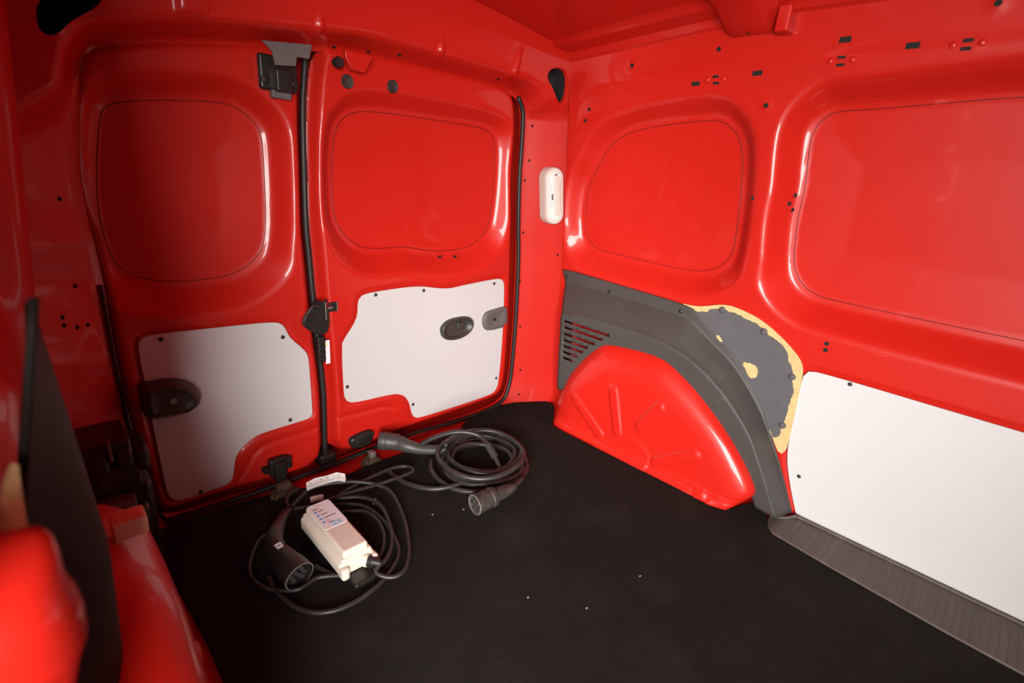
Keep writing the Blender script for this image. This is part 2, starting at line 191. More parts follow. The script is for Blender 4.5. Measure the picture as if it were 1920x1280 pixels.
INK = mat('printed_ink', (0.05, 0.04, 0.06), rough=0.6, var=0.05)
PINK = mat('red_ink', (0.75, 0.22, 0.27), rough=0.6, var=0.05)
BLUE = mat('blue_ink', (0.10, 0.36, 0.72), rough=0.5, var=0.05)
CYAN = mat('light_blue_ink', (0.25, 0.60, 0.88), rough=0.5, var=0.05)
CABLE = mat('cable_rubber', (0.022, 0.019, 0.019), rough=0.42, bump=0.1, bump_scale=300, color2=(0.045, 0.03, 0.028), c2scale=20, c2lo=0.5, c2hi=0.75, var=0.1)
GUNGREY = mat('connector_grey_plastic', (0.048, 0.045, 0.045), rough=0.42, bump=0.15, bump_scale=600, var=0.1)
PLUGM = mat('dusty_plug_plastic', (0.026, 0.020, 0.019), rough=0.6, color2=(0.06, 0.045, 0.04), c2scale=60, var=0.2, bump=0.2, bump_scale=300)
LEFTB = mat('black_brown_board', (0.011, 0.008, 0.0075), spec=0.2, rough=0.65, bump=0.2, bump_scale=400, var=0.2, var_scale=20)
DUST = mat('crumb', (0.30, 0.26, 0.20), rough=0.9, var=0.2)
RIM = mat('pale_grey_rim', (0.15, 0.13, 0.12), rough=0.7, var=0.2, var_scale=40)
HANDLE = mat('grained_handle_plastic', (0.04, 0.037, 0.035), rough=0.42, bump=0.15, bump_scale=700, var=0.1)
CAPM = mat('worn_cap_plastic', (0.11, 0.10, 0.098), rough=0.55, bump=0.2, bump_scale=500, var=0.15, var_scale=40)

# ------------------------------------------------------------------ helpers
def link(name, verts, faces, m, parent=None, smooth=True, mats=None):
    me = bpy.data.meshes.new(name)
    me.from_pydata([tuple(map(float, v)) for v in verts], [], faces)
    me.update()
    if m: me.materials.append(m)
    if smooth:
        me.polygons.foreach_set('use_smooth', [True] * len(me.polygons))
    o = bpy.data.objects.new(name, me); col.objects.link(o)
    if parent: child(o, parent)
    return o

def from_bm(name, bm, m, parent=None, smooth=False):
    bmesh.ops.recalc_face_normals(bm, faces=bm.faces[:])
    me = bpy.data.meshes.new(name); bm.to_mesh(me); bm.free()
    me.materials.append(m)
    if smooth: me.polygons.foreach_set('use_smooth', [True] * len(me.polygons))
    o = bpy.data.objects.new(name, me); col.objects.link(o)
    if parent: child(o, parent)
    return o

def tag(o, label=None, cat=None, group=None, kind=None):
    if label: o['label'] = label
    if cat: o['category'] = cat
    if group: o['group'] = group
    if kind: o['kind'] = kind
    return o

def empty(name, loc=(0, 0, 0)):
    o = bpy.data.objects.new(name, None); col.objects.link(o); o.location = loc
    o.empty_display_size = 0.05
    return o

def child(o, parent):
    """parent, keeping the world-space coordinates that the mesh was built in"""
    o.parent = parent
    o.matrix_parent_inverse = Matrix.Translation(-Vector(parent.location))
    return o

def bevel(o, w=0.003, seg=2, angle=35):
    md = o.modifiers.new('bevel', 'BEVEL'); md.width = w; md.segments = seg
    md.limit_method = 'ANGLE'; md.angle_limit = math.radians(angle)
    o.data.polygons.foreach_set('use_smooth', [True] * len(o.data.polygons))
    w2 = o.modifiers.new('wn', 'WEIGHTED_NORMAL'); w2.keep_sharp = True
    return o

def sstep(a, b, x):
    t = np.clip((x - a) / (b - a), 0, 1)
    return t * t * (3 - 2 * t)

def ramp(a, b, x, r):
    """linear ramp 0..1 from a to b with filleted ends of radius r"""
    return np.mean([np.clip((x + o - a) / (b - a), 0, 1) for o in np.linspace(-r, r, 9)], axis=0)

def smooth_poly(pts, n=3, closed=True):
    """Chaikin corner cutting"""
    p = np.array(pts, float)
    for _ in range(n):
        if closed:
            q = np.roll(p, -1, axis=0)
            p = np.stack([0.75 * p + 0.25 * q, 0.25 * p + 0.75 * q], 1).reshape(-1, p.shape[1])
        else:
            q = p[1:]; r = p[:-1]
            mid = np.stack([0.75 * r + 0.25 * q, 0.25 * r + 0.75 * q], 1).reshape(-1, p.shape[1])
            p = np.vstack([p[:1], mid[1:-1], p[-1:]])
    return p

def resample(p, n, closed=False):
    p = np.array(p, float)
    if closed: p = np.vstack([p, p[:1]])
    d = np.r_[0, np.cumsum(np.linalg.norm(np.diff(p, axis=0), axis=1))]
    t = np.linspace(0, d[-1], n + 1 if closed else n)
    r = np.stack([np.interp(t, d, p[:, k]) for k in range(p.shape[1])], 1)
    return r[:-1] if closed else r

def seg_dist(P2, poly, closed=True):
    poly = np.array(poly, float)
    A = poly if closed else poly[:-1]
    B = np.roll(poly, -1, 0) if closed else poly[1:]
    best = np.full(len(P2), 1e9); near = np.zeros_like(P2)
    for a, b in zip(A, B):
        d = b - a; L2 = d @ d
        if L2 < 1e-14: continue
        t = np.clip(((P2 - a) @ d) / L2, 0, 1)
        q = a + t[:, None] * d
        r = np.hypot(*(P2 - q).T)
        k = r < best
        best[k] = r[k]; near[k] = q[k]
    return best, near

def inside(P2, poly):
    poly = np.array(poly, float)
    x, y = P2.T; res = np.zeros(len(P2), bool)
    x1, y1 = poly.T; x2, y2 = np.roll(poly, -1, 0).T
    for a, b, c, d in zip(x1, y1, x2, y2):
        if b == d: continue
        k = ((b > y) != (d > y)) & (x < (c - a) * (y - b) / (d - b) + a)
        res ^= k
    return res

def sdf(P2, poly):
    """signed distance, negative inside"""
    d, n = seg_dist(P2, poly)
    return np.where(inside(P2, poly), -d, d), n

def sheet(name, outline, h, fn, mp, m, holes=(), parent=None):
    """a pressed sheet: regular grid trimmed to the outline, displaced by fn(P2), mapped to 3D by mp(P2, depth)"""
    outline = np.array(outline, float)
    lo = outline.min(0) - h; hi = outline.max(0) + h
    nu = int((hi[0] - lo[0]) / h) + 2; nv = int((hi[1] - lo[1]) / h) + 2
    U, V = np.meshgrid(lo[0] + h * np.arange(nu), lo[1] + h * np.arange(nv), indexing='ij')
    Q = np.stack([U.ravel(), V.ravel()], 1)
    s, near = sdf(Q, outline)
    for hp in holes:
        s2, n2 = sdf(Q, hp)
        k = -s2 > s
        s = np.where(k, -s2, s); near[k] = n2[k]
    keep = s < 0.45 * h
    idx = np.arange(nu * nv).reshape(nu, nv)
    f = np.stack([idx[:-1, :-1], idx[1:, :-1], idx[1:, 1:], idx[:-1, 1:]], -1).reshape(-1, 4)
    f = f[keep[f].all(1)]
    cnt = np.bincount(f.ravel(), minlength=nu * nv)
    edge = (cnt > 0) & (cnt < 4)
    Q = Q.copy(); kk = edge & (np.abs(s) < 1.5 * h); Q[kk] = near[kk]
    used = np.where(cnt > 0)[0]
    new = -np.ones(nu * nv, int); new[used] = np.arange(len(used))
    Qu = Q[used]
    X = mp(Qu, fn(Qu))
    return link(name, X, new[f].tolist(), m, parent)

def slab(name, outline, t, mp, m, parent=None, bev=0.0015, n=None):
    """a board: outline (2D) extruded by t; mp(P2, depth) to 3D. Fan triangulated by Blender's ngon"""
    pts = np.array(outline, float)
    N = len(pts)
    front = mp(pts, np.full(N, 0.0)); back = mp(pts, np.full(N, t))
    bm = bmesh.new()
    a = [bm.verts.new(tuple(v)) for v in front]; b = [bm.verts.new(tuple(v)) for v in back]
    bm.faces.new(a); bm.faces.new(b[::-1])
    for i in range(N):
        j = (i + 1) % N
        bm.faces.new((a[i], b[i], b[j], a[j]))
    o = from_bm(name, bm, m, parent)
    if bev: bevel(o, bev, 2)
    return o

def tube(name, pts, r, m, parent=None, seg=10, closed=False, sub=6, caps=True, rfun=None):
    """smooth tube along Catmull-Rom points"""
    p = [Vector(q) for q in pts]; n = len(p); out = []
    rng_ = range(n if closed else n - 1)
    for i in rng_:
        if closed: a, b, c, d = p[(i - 1) % n], p[i], p[(i + 1) % n], p[(i + 2) % n]
        else: a, b, c, d = p[max(i - 1, 0)], p[i], p[i + 1], p[min(i + 2, n - 1)]
        for k in range(sub):
            t = k / sub
            out.append(0.5 * ((2 * b) + (c - a) * t + (2 * a - 5 * b + 4 * c - d) * t * t + (3 * b - a - 3 * c + d) * t ** 3))
    if not closed: out.append(p[-1])
    V = []; F = []; N = len(out); up = None
    for i, q in enumerate(out):
        t = (out[(i + 1) % N] - out[i - 1]) if closed else (out[min(i + 1, N - 1)] - out[max(i - 1, 0)])
        t.normalize()
        if up is None: up = Vector((0, 0, 1)) if abs(t.z) < 0.9 else Vector((1, 0, 0))
        u = t.cross(up); u.normalize(); w = u.cross(t); up = w
        rr = r if rfun is None else rfun(i / max(1, N - 1))
        for k in range(seg):
            a = 2 * math.pi * k / seg
            V.append(q + u * (rr * math.cos(a)) + w * (rr * math.sin(a)))
    for i in range(N if closed else N - 1):
        for k in range(seg):
            a = i * seg + k; b = i * seg + (k + 1) % seg; j = ((i + 1) % N) * seg
            F.append((a, b, j + (k + 1) % seg, j + k))
    if caps and not closed:
        F.append(tuple(range(seg))[::-1]); F.append(tuple((N - 1) * seg + k for k in range(seg)))
    return link(name, V, F, m, parent)

def lathe(name, prof, p0, axis, m, parent=None, seg=24, up=(0, 0, 1), squash=1.0, caps=True):
    """prof: list of (distance along axis, radius)"""
    ax = Vector(axis).normalized(); u = ax.cross(Vector(up))
    if u.length < 1e-4: u = ax.cross(Vector((1, 0, 0)))
    u.normalize(); w = u.cross(ax); V = []; F = []
    for d, r in prof:
        for k in range(seg):
            a = 2 * math.pi * k / seg
            V.append(Vector(p0) + ax * d + u * (r * math.cos(a)) + w * (r * math.sin(a) * squash))
    n = len(prof)
    for i in range(n - 1):
        for k in range(seg):
            F.append((i * seg + k, i * seg + (k + 1) % seg, (i + 1) * seg + (k + 1) % seg, (i + 1) * seg + k))
    if caps:
        F.append(tuple(range(seg))[::-1]); F.append(tuple((n - 1) * seg + k for k in range(seg)))
    o = link(name, V, F, m, parent)
    md = o.modifiers.new('edge', 'EDGE_SPLIT'); md.split_angle = math.radians(40)
    return o

def box(name, lo, hi, m, parent=None, bev=0.003, mtx=None):
    bm = bmesh.new(); bmesh.ops.create_cube(bm, size=1)
    lo = Vector(lo); hi = Vector(hi)
    for v in bm.verts:
        v.co = Vector(((lo[k] + hi[k]) / 2 + v.co[k] * (hi[k] - lo[k]) for k in range(3)))
        if mtx is not None: v.co = mtx @ v.co
    o = from_bm(name, bm, m, parent)
    if bev: bevel(o, bev, 2)
    return o

def loft(name, curves, m, parent=None):
    n = len(curves[0]); V = np.vstack(curves); F = []
    for i in range(len(curves) - 1):
        for k in range(n - 1):
            F.append((i * n + k, i * n + k + 1, (i + 1) * n + k + 1, (i + 1) * n + k))
    return link(name, V, F, m, parent)

YD = 1.29                                   # inner face of the rear doors
def X0(z):                                   # inner face of the right body side leans inwards to the roof
    return np.interp(z, [-0.1, 0, 0.55, 1.22, 1.4], [1.501, 1.495, 1.462, 1.397, 1.38])
mp_door = lambda Q, d: np.stack([Q[:, 0], YD + d, Q[:, 1]], 1)
mp_wall = lambda Q, d: np.stack([X0(Q[:, 1]) + d, Q[:, 0], Q[:, 1]], 1)
MC = 1.47
mp_left = lambda Q, d: np.stack([MC - X0(Q[:, 1]) - d, Q[:, 0], Q[:, 1]], 1)
def noise2(Q, sc, amp, seed=0):
    r = np.random.RandomState(seed); out = np.zeros(len(Q))
    for _ in range(6):
        k = r.randn(2) * sc; out += np.sin(Q @ k + r.rand() * 6.28)
    return out * amp / 6

# ================================================================== the setting: van body shell
A = {k: np.array(v, float) for k, v in P.items()}

# ---------------- floor pan
floor = box('floor', (-0.12, -0.95, -0.07), (1.56, 1.40, -0.012), RED, bev=0.004)
tag(floor, 'red painted metal floor pan showing as a strip before the rear doors', kind='structure')

# ---------------- rear frame (pillars and header) around the rear doors
opening = smooth_poly(A['opening'], 2)
tearR = smooth_poly(A['teardropR'], 2); tearL = smooth_poly(A['teardropL'], 2)
def frame_depth(Q):
    s, _ = sdf(Q, opening)
    x, z = Q.T
    zt = np.interp(x, [0.0, 0.14, 0.18, 0.30, 0.42, 0.57, 0.65, 1.25, 1.5], [0.9, 1.0, 1.045, 1.07, 1.09, 1.11, 1.126, 1.12, 1.12])
    hb = sstep(-0.07, 0.0, z - zt)
    pil = np.mean([np.interp(s + o, [-1, 0, 0.012, 0.060, 0.18, 0.3], [0.012, 0.012, 0.008, -0.026, -0.106, -0.115]) for o in np.linspace(-0.012, 0.012, 9)], axis=0)
    hdr = np.interp(s, [0, 0.010, 0.018, 0.032, 0.042, 0.17, 0.4], [0.012, 0.010, -0.02, -0.074, -0.082, -0.098, -0.10])
    d = pil * (1 - hb) + hdr * hb
    d = d * sstep(-0.03, -0.004, z) + 0.01 * (1 - sstep(-0.03, -0.004, z))
    # small pressed stiffening ribs in the header
    R = A['hdrribs']
    for i in range(0, 6, 2):
        a, b = R[i], R[i + 1]
        t = np.clip(((Q - a) @ (b - a)) / ((b - a) @ (b - a)), 0, 1)
        r = np.hypot(*(Q - (a + t[:, None] * (b - a))).T)
        w = 0.017 * (1 - 0.6 * t)
        d -= 0.014 * (1 - 0.7 * t) * np.clip(1 - r / w, 0, 1)
    d -= 0.010 * ramp(0.0, 0.006, 0.028 - np.abs(x - 0.318), 0.003) * sstep(0.03, 0.05, s) * hb
    return d
rear_outline = [(-0.09, -0.028), (1.53, -0.028), (1.53, 1.37), (-0.09, 1.37)]
wall_rear = sheet('wall_rear', rear_outline, 0.0055, frame_depth, mp_door, RED, holes=(opening, tearR, tearL))
tag(wall_rear, 'red rear frame with corner pillars and header around the rear doors', kind='structure')
for nm, tp in (('pillar_cavity', tearR), ('pillar_cavity', tearL)):
    o2 = resample(tp, 40, True); c2 = o2.mean(0)
    rings = []
    for k, (dd, sc) in enumerate(((0, 1), (0.012, 0.97), (0.05, 0.96), (0.075, 0.9), (0.08, 0.3))):
        q = c2 + (o2 - c2) * sc
        r3 = mp_door(q, frame_depth(o2) + dd)
        rings.append(np.vstack([r3, r3[:1]]))
    loft(nm, rings[:2], RED, wall_rear); loft(nm, rings[1:], DARK, wall_rear)  # inner tunnel coloured near-black in place of the shade in the cavity
def frame_point(x, z, off=0.0):
    d = frame_depth(np.array([[x, z]]))[0]
    return Vector((x, YD + d - off, z))
for (x, z) in A['framepts']:
    p = frame_point(x, z, 0.0015)
    lathe('drilled_hole', [(0, 0.0042), (0.006, 0.0042)], p, (0.1, 1, 0), DARK, wall_rear, seg=12)  # solid dark disc, its colour standing for shade down the hole
for (x, z) in A['hdrholes']:
    p = frame_point(x, z, 0.001)
    lathe('header_hole', [(-0.001, 0.005), (0.005, 0.005)], p, (0, 0.55, 0.8), DARK, wall_rear, seg=10)
box('leak_block_skin', (-0.2, 1.40, -0.1), (1.65, 1.42, 1.45), RED, wall_rear, bev=0)  # unseen plate added to stop world light leaking through the door gaps
# black rubber seal round the opening
seal_pts = resample(smooth_poly(A['seal'], 1, closed=False), 50)
tube('opening_seal', [(x, YD - 0.004, z) for x, z in seal_pts], 0.0075, RUBBER, wall_rear, sub=3, seg=10)
leftseal = resample(smooth_poly([(0.156, 0.005), (0.137, 0.045), (0.124, 0.237), (0.117, 0.28), (0.115, 0.48), (0.116, 0.6)], 2, closed=False), 20)
tube('opening_seal', [(x, YD + 0.004, z) for x, z in leftseal], 0.0035, RUBBER, wall_rear, sub=3, seg=8)
# red folded bracket under the header, above the wide door
bm = bmesh.new()
bp = [(0.640, 1.108), (0.656, 1.085), (0.690, 1.083), (0.716, 1.125), (0.640, 1.125)]
fr = [bm.verts.new((x, 1.245, z)) for x, z in bp]; bk = [bm.verts.new((x, 1.262, z)) for x, z in bp]
bm.faces.new(fr); bm.faces.new(bk[::-1])
for i in range(5): bm.faces.new((fr[i], bk[i], bk[(i + 1) % 5], fr[(i + 1) % 5]))
bevel(from_bm('header_bracket', bm, RED, wall_rear), 0.003)
lathe('door_buffer', [(0, 0.011), (0.014, 0.013), (0.02, 0.010)], (0.628, 1.27, 1.096), (0, -1, 0), RUBBER, wall_rear, seg=16)

# ---------------- rear doors
def door(name, outline, win, liner, grooves, edge_w, edge_d, label, left_soft=None):
    ol = smooth_poly(outline, 2); wn = smooth_poly(win, 3); ln = smooth_poly(liner, 2)
    c = wn.mean(0)
    def fn(Q):
        s, _ = sdf(Q, ol); sw, _ = sdf(Q, wn); sl, _ = sdf(Q, ln)
        wid = 0.050 + 0.022 * sstep(c[1] - 0.1, c[1] - 0.2, Q[:, 1])
        rec = 0.048 * (1 - ramp(0.012, 1.0 * wid, sw, 0.009)) + 0.003 * (1 - sstep(-0.004, 0.003, sw))
        r2 = ((Q - c) ** 2).sum(1)
        rec += np.where(sw < 0, 0.010 * (1 - np.clip(r2 / 0.12, 0, 1)) * np.clip(-sw / 0.1, 0, 1), 0)
        lin = 0.005 * (1 - sstep(0.004, 0.013, sl))
        ew = edge_w; ed = edge_d
        e = ed * np.clip(1 + s / ew, 0, 1) ** 1.6
        if left_soft is not None:
            k = sstep(left_soft + 0.05, left_soft + 0.02, Q[:, 0])
            e = e * (1 - k) + k * 0.034 * sstep(-0.030, -0.004, s)
        g = np.zeros(len(Q))
        for gr in grooves:
            d, _ = seg_dist(Q, smooth_poly(gr, 2, closed=False), closed=False)
            g += 0.005 * np.exp(-(d / 0.007) ** 2)
        return np.maximum(rec, 0) + lin + e + g
    root = sheet(name, ol, 0.0055, fn, mp_door, RED)
    tag(root, label, kind='structure')
    # folded edge of the door shell
    q = resample(ol, 160, True); q = np.vstack([q, q[:1]])
    d0 = fn(q)
    cq = ol.mean(0)
    loft('door_edge', [mp_door(q, d0), mp_door(q, d0 + 0.012), mp_door(cq + (q - cq) * 0.985, np.full(len(q), 0.085))], RED, root)
    # sealed joint line round the pressed window field
    w = resample(wn, 70, True)
    tube('joint_line', [tuple(v) for v in mp_door(w, fn(w) - 0.0002)], 0.0010, DARKRED, root, seg=5, closed=True, sub=1)
    lb = slab('liner_board', resample(ln, 120, True), 0.0045, lambda Q, d: mp_door(Q, d - 0.0035), BOARD, root, bev=0.0012)
    return root, fn, lb

DARKRED = mat('sealant_line', (0.10, 0.004, 0.004), rough=0.6, var=0.1)
door_1, dfn1, lb1 = door('door_1', A['door1'], A['win1'], A['liner1'], [A['groove1']], 0.014, 0.014,
                         'narrow red rear door on the left with grey liner board')
door_2, dfn2, lb2 = door('door_2', A['door2'], A['win2'], A['liner2'], [A['groove2']], 0.014, 0.012,
                         'wide red rear door with oval recessed pull in its grey liner board', left_soft=0.575)
lb1['label'] = 'grey laminated liner board'; lb2['label'] = 'grey laminated liner board'
def screws(pts, parent):
    for (x, z) in pts:
        p = (x, YD - 0.0035, z)
        s = lathe('screw', [(0, 0.0052), (0.002, 0.0050), (0.0035, 0.0032), (0.0036, 0.001)], p, (0, -1, 0), BLACK, parent, seg=14)
screws(A['screws1'], lb1); screws(A['screws2'], lb2)

def domed(name, outline, h, y0, m, parent, levels=((0, 1.0), (0.45, 0.985), (0.8, 0.93), (1.0, 0.82), (1.0, 0.02)), n=64, sm=2):
    """a moulded cover standing h proud of the plane y = y0"""
    q = resample(smooth_poly(outline, sm), n, True); c = q.mean(0); rings = []
    for a, sc in levels:
        r = c + (q - c) * sc
        r3 = np.stack([r[:, 0], np.full(n, y0 - a * h), r[:, 1]], 1); rings.append(np.vstack([r3, r3[:1]]))
    o = loft(name, rings, m, parent)
    return o

# moulded hinge/handle cover on the narrow door
h1 = domed('handle_cover', A['handle1'], 0.042, YD - 0.003, HANDLE, door_1,
           levels=((0, 1.0), (0.5, 0.99), (0.8, 0.95), (0.95, 0.86), (1.0, 0.74), (1.02, 0.70), (0.97, 0.66), (0.93, 0.5), (0.92, 0.02)))
h1['label'] = 'black moulded handle cover'
hc = A['handle1'].mean(0)
lathe('handle_screw', [(0, 0.007), (0.003, 0.007), (0.003, 0.005), (0.001, 0.004)], (hc[0] + 0.002, YD - 0.041, hc[1]), (0, -1, 0), STEEL, h1, seg=16)
q1 = smooth_poly(A['handle1'], 2); q1 = hc + (q1 - hc) * 0.83 + np.array([-0.004, -0.004])
tube('handle_ridge', [(x, YD - 0.0425, z) for x, z in resample(q1, 40, True)], 0.0012, BLACK, h1, closed=True, sub=1, seg=6)
# oval pull
h2 = domed('oval_pull', A['handle2'], 0.017, YD - 0.003, HANDLE, door_2,
           levels=((0, 1.0), (0.8, 0.99), (1.0, 0.93), (0.9, 0.84), (0.25, 0.76), (0.08, 0.70), (0.06, 0.5), (0.06, 0.02)), sm=1)
h2['label'] = 'dark oval recessed pull'
c2 = A['handle2'].mean(0)
box('pull_finger_bar', (c2[0] - 0.004, YD - 0.014, c2[1] - 0.006), (c2[0] + 0.028, YD - 0.001, c2[1] + 0.018), HANDLE, h2, bev=0.004)
cp = domed('lock_cap', A['cap2'], 0.013, YD - 0.003, CAPM, door_2, levels=((0, 1.0), (0.8, 0.985), (1.0, 0.93), (1.0, 0.6), (0.9, 0.56), (0.9, 0.02)), sm=1)
cp['label'] = 'grey plastic lock cap'
cc = A['cap2'].mean(0)
lathe('cap_screw', [(0, 0.006), (0.0025, 0.006), (0.0025, 0.0045), (0.0005, 0.004)], (cc[0] + 0.004, YD - 0.015, cc[1] - 0.002), (0, -1, 0), BLACK, cp, seg=14)

# plugs in the wide door's top
for (x, z) in A['plugs']:
    lathe('hole_plug', [(0.004, 0.0165), (-0.002, 0.0165), (-0.0035, 0.0150), (-0.0025, 0.0125), (-0.0015, 0.001)], (x, YD, z), (0, 1, 0), PLUGM, door_2, seg=28)
for px, pz in ((0.968, 0.610), (1.029, 0.607)):
    lathe('drain_hole', [(-0.001, 0.006), (0.004, 0.006)], (px, YD + 0.002, pz), (0.2, 0.7, -0.7), DARK, door_2, seg=12, squash=0.5)

# seam seal between the doors, carried by the narrow door
ss = resample(smooth_poly(A['seamseal'], 1, closed=False), 40)
tube('seam_seal', [(x, YD + 0.012, z) for x, z in ss], 0.0075, RUBBER, door_1, sub=2, seg=10)
box('seam_foot', (0.548, YD + 0.0, -0.008), (0.60, YD + 0.05, 0.035), RUBBER, door_1, bev=0.008)

# centre latch plate on the narrow door
lp = slab('latch_plate', resample(smooth_poly(A['latchplate'], 1), 40, True), 0.012, lambda Q, d: mp_door(Q, d - 0.020), BLACK, door_1, bev=0.003)
lp['label'] = 'black centre latch plate'
for (x, z) in ((0.5515, 0.505), (0.531, 0.478)):
    lathe('latch_bolt', [(0, 0.009), (0.004, 0.0085), (0.007, 0.006), (0.0075, 0.001)], (x, YD - 0.020, z), (0, -1, 0), BLACK, lp, seg=18)
box('latch_edge', (0.575, YD - 0.021, 0.463), (0.5775, YD - 0.002, 0.513), STEEL, lp, bev=0.0006)
st = box('striker_pocket', (0.594, YD - 0.004, 0.479), (0.616, YD + 0.004, 0.506), BLACK, door_2, bev=0.002)
box('pocket_rim', (0.615, YD - 0.006, 0.479), (0.6175, YD + 0.002, 0.506), RIM, st, bev=0.0005)
lathe('striker_rod', [(0, 0.0035), (0.020, 0.0035)], (0.5785, YD - 0.012, 0.493), (1, 0.05, 0.05), STEEL, st, seg=12)
for z in (0.513, 0.465):
    lathe('striker_screw', [(0, 0.0045), (0.006, 0.004)], (0.5805, YD - 0.008, z), (0.6, -0.8, 0), BLACK, st, seg=10)
# lower seam latch with a white label on the wide door's edge
sl = box('seam_latch', (0.556, YD - 0.005, 0.335), (0.579, YD + 0.03, 0.412), BLACK, door_1, bev=0.005)
for k in range(4):
    box('latch_rib', (0.5575, YD - 0.0085, 0.345 + k * 0.016), (0.577, YD - 0.003, 0.353 + k * 0.016), RUBBER, sl, bev=0.002)
box('white_label', (0.579, YD - 0.001, 0.328), (0.5915, YD + 0.0015, 0.398), STICK, door_2, bev=0)
box('yellow_mark', (0.5795, YD - 0.0016, 0.382), (0.583, YD - 0.0009, 0.392), mat('yellow_ink', (0.8, 0.55, 0.08), var=0.05), door_2, bev=0)

# upper latch on the narrow door
tl = box('top_latch', (0.452, YD - 0.018, 1.014), (0.536, YD + 0.0, 1.086), BLACK, door_1, bev=0.006)
tl['label'] = 'black top latch'
slab('latch_cover', [(0.452, 1.105), (0.56, 1.118), (0.553, 1.088), (0.525, 1.087), (0.521, 1.068), (0.476, 1.062), (0.472, 1.088)], 0.004,
     lambda Q, d: np.stack([Q[:, 0], YD - 0.045 + d - (1.118 - Q[:, 1]) * 0.0, Q[:, 1]], 1), CAPM, tl, bev=0.001)
box('latch_jaw', (0.479, YD - 0.040, 1.012), (0.514, YD - 0.012, 1.058), BLACK, tl, bev=0.004)
box('latch_foot', (0.474, YD - 0.022, 0.999), (0.517, YD - 0.006, 1.016), CAPM, tl, bev=0.002)
for x in (0.4625, 0.5265):
    lathe('latch_bolt', [(0, 0.0085), (0.006, 0.008), (0.007, 0.004)], (x, YD - 0.018, 1.034), (0, -1, 0), BLACK, tl, seg=16)
# bottom latches
b1 = box('bottom_latch', (0.398, YD - 0.022, 0.035), (0.447, YD - 0.0, 0.088), BLACK, door_1, bev=0.006)
b1['label'] = 'black bottom latch'
box('latch_tongue', (0.408, YD - 0.034, 0.020), (0.438, YD - 0.018, 0.080), BLACK, b1, bev=0.004)
for (x, z) in ((0.392, 0.058), (0.452, 0.072), (0.452, 0.054)):
    lathe('latch_bolt', [(-0.01, 0.010), (0.006, 0.0095), (0.010, 0.007), (0.0105, 0.001)], (x, YD - 0.010, z), (0, -1, 0), BLACK, b1, seg=16)
b2 = domed('bottom_latch', A['bottomlatch2'], 0.014, YD - 0.0, BLACK, door_2, sm=1)
b2['label'] = 'black bottom latch plate'
for (x, z) in ((0.668, 0.041), (0.711, 0.068)):
    lathe('latch_bolt', [(0, 0.007), (0.005, 0.006), (0.006, 0.001)], (x, YD - 0.014, z), (0, -1, 0), BLACK, b2, seg=14)
# strikers bolted to the sill in front of the doors
for (x0, x1, lab, cm) in ((0.386, 0.452, 'grimy steel striker below the narrow door', RUSTY), (0.665, 0.712, 'steel striker with grimy foot below the wide door', STEEL)):
    e = empty('door_striker', ((x0 + x1) / 2, YD - 0.055, -0.012)); tag(e, lab, 'striker')
    bm = bmesh.new()
    prof = [(x0 - 0.012, -0.012), (x1 + 0.012, -0.012), (x1 - 0.006, 0.008), (x1 - 0.012, 0.012), (x0 + 0.012, 0.012), (x0 + 0.006, 0.008)]
    fr = [bm.verts.new((x, YD - 0.075, z)) for x, z in prof]; bk = [bm.verts.new((x, YD - 0.036, z)) for x, z in prof]
    bm.faces.new(fr); bm.faces.new(bk[::-1])
    for i in range(6): bm.faces.new((fr[i], bk[i], bk[(i + 1) % 6], fr[(i + 1) % 6]))
    bevel(from_bm('striker_foot', bm, RUSTY, e), 0.004)
    box('striker_loop', (x0 + 0.014, YD - 0.064, 0.010), (x1 - 0.014, YD - 0.040, 0.030), cm, e, bev=0.003)
    lathe('foot_bolt', [(0, 0.007), (0.004, 0.007), (0.005, 0.003)], (x0 + 0.002, YD - 0.062, 0.0), (-0.3, -0.6, 0.8), RUSTY, e, seg=6)

# ---------------- right body side
w1 = smooth_poly(A['w1'], 2)
w2 = smooth_poly(list(map(tuple, A['w2'])) + [(-0.15, 1.10), (-0.50, 1.09), (-0.66, 1.05), (-0.72, 0.95), (-0.72, 0.78), (-0.66, 0.66), (-0.50, 0.63)] + list(map(tuple, A['w2b'])), 2)
linR = smooth_poly(list(map(tuple, A['linerR'])) + [(-0.74, 0.445), (-0.78, 0.40), (-0.78, 0.03), (-0.74, 0.008)] + list(map(tuple, A['linerRb'])), 2)
rw = A['railw'][::-1]
def zw(y): return np.interp(y, [-1.0] + list(rw[:, 0]), [1.284] + list(rw[:, 1]))
def wall_depth(Q, simple=False):
    d = np.zeros(len(Q)); y, z = Q.T
    for wn, dep, wid in ((w1, 0.050, 0.044), (w2, 0.065, 0.046)):
        s, _ = sdf(Q, wn)
        w_ = wid + 0.024 * sstep(0.72, 0.62, z)
        d += dep * (1 - ramp(0.016, w_ + 0.010, s, 0.010)) + 0.003 * (1 - sstep(-0.004, 0.003, s))
        c = wn.mean(0)
        d += np.where(s < 0, 0.008 * np.clip(-s / 0.12, 0, 1), 0)
    if not simple:
        s, _ = sdf(Q, linR)
        d += 0.005 * (1 - sstep(0.004, 0.012, s))
        for (a, b) in A['round'][[0, 3, 9]]:
            r = np.hypot(y - a, z - b); d += -0.003 * np.exp(-(r / 0.014) ** 2)
        d += noise2(Q, 9, 0.0012, 3)
    # shallow swage lines in the upper side
    d += -0.004 * np.exp(-((z - (1.165 + 0.02 * np.clip(0.9 - y, -1, 1))) / 0.02) ** 2) * sstep(1.1, 0.9, y)
    return d
ys = np.linspace(-0.92, 1.192, 60)
wall_outline = [(y, -0.045) for y in (-0.92, 1.192)] + [(y, zw(y) + 0.004) for y in ys[::-1]]
wall_right = sheet('wall_right', wall_outline, 0.0065, wall_depth, mp_wall, RED)
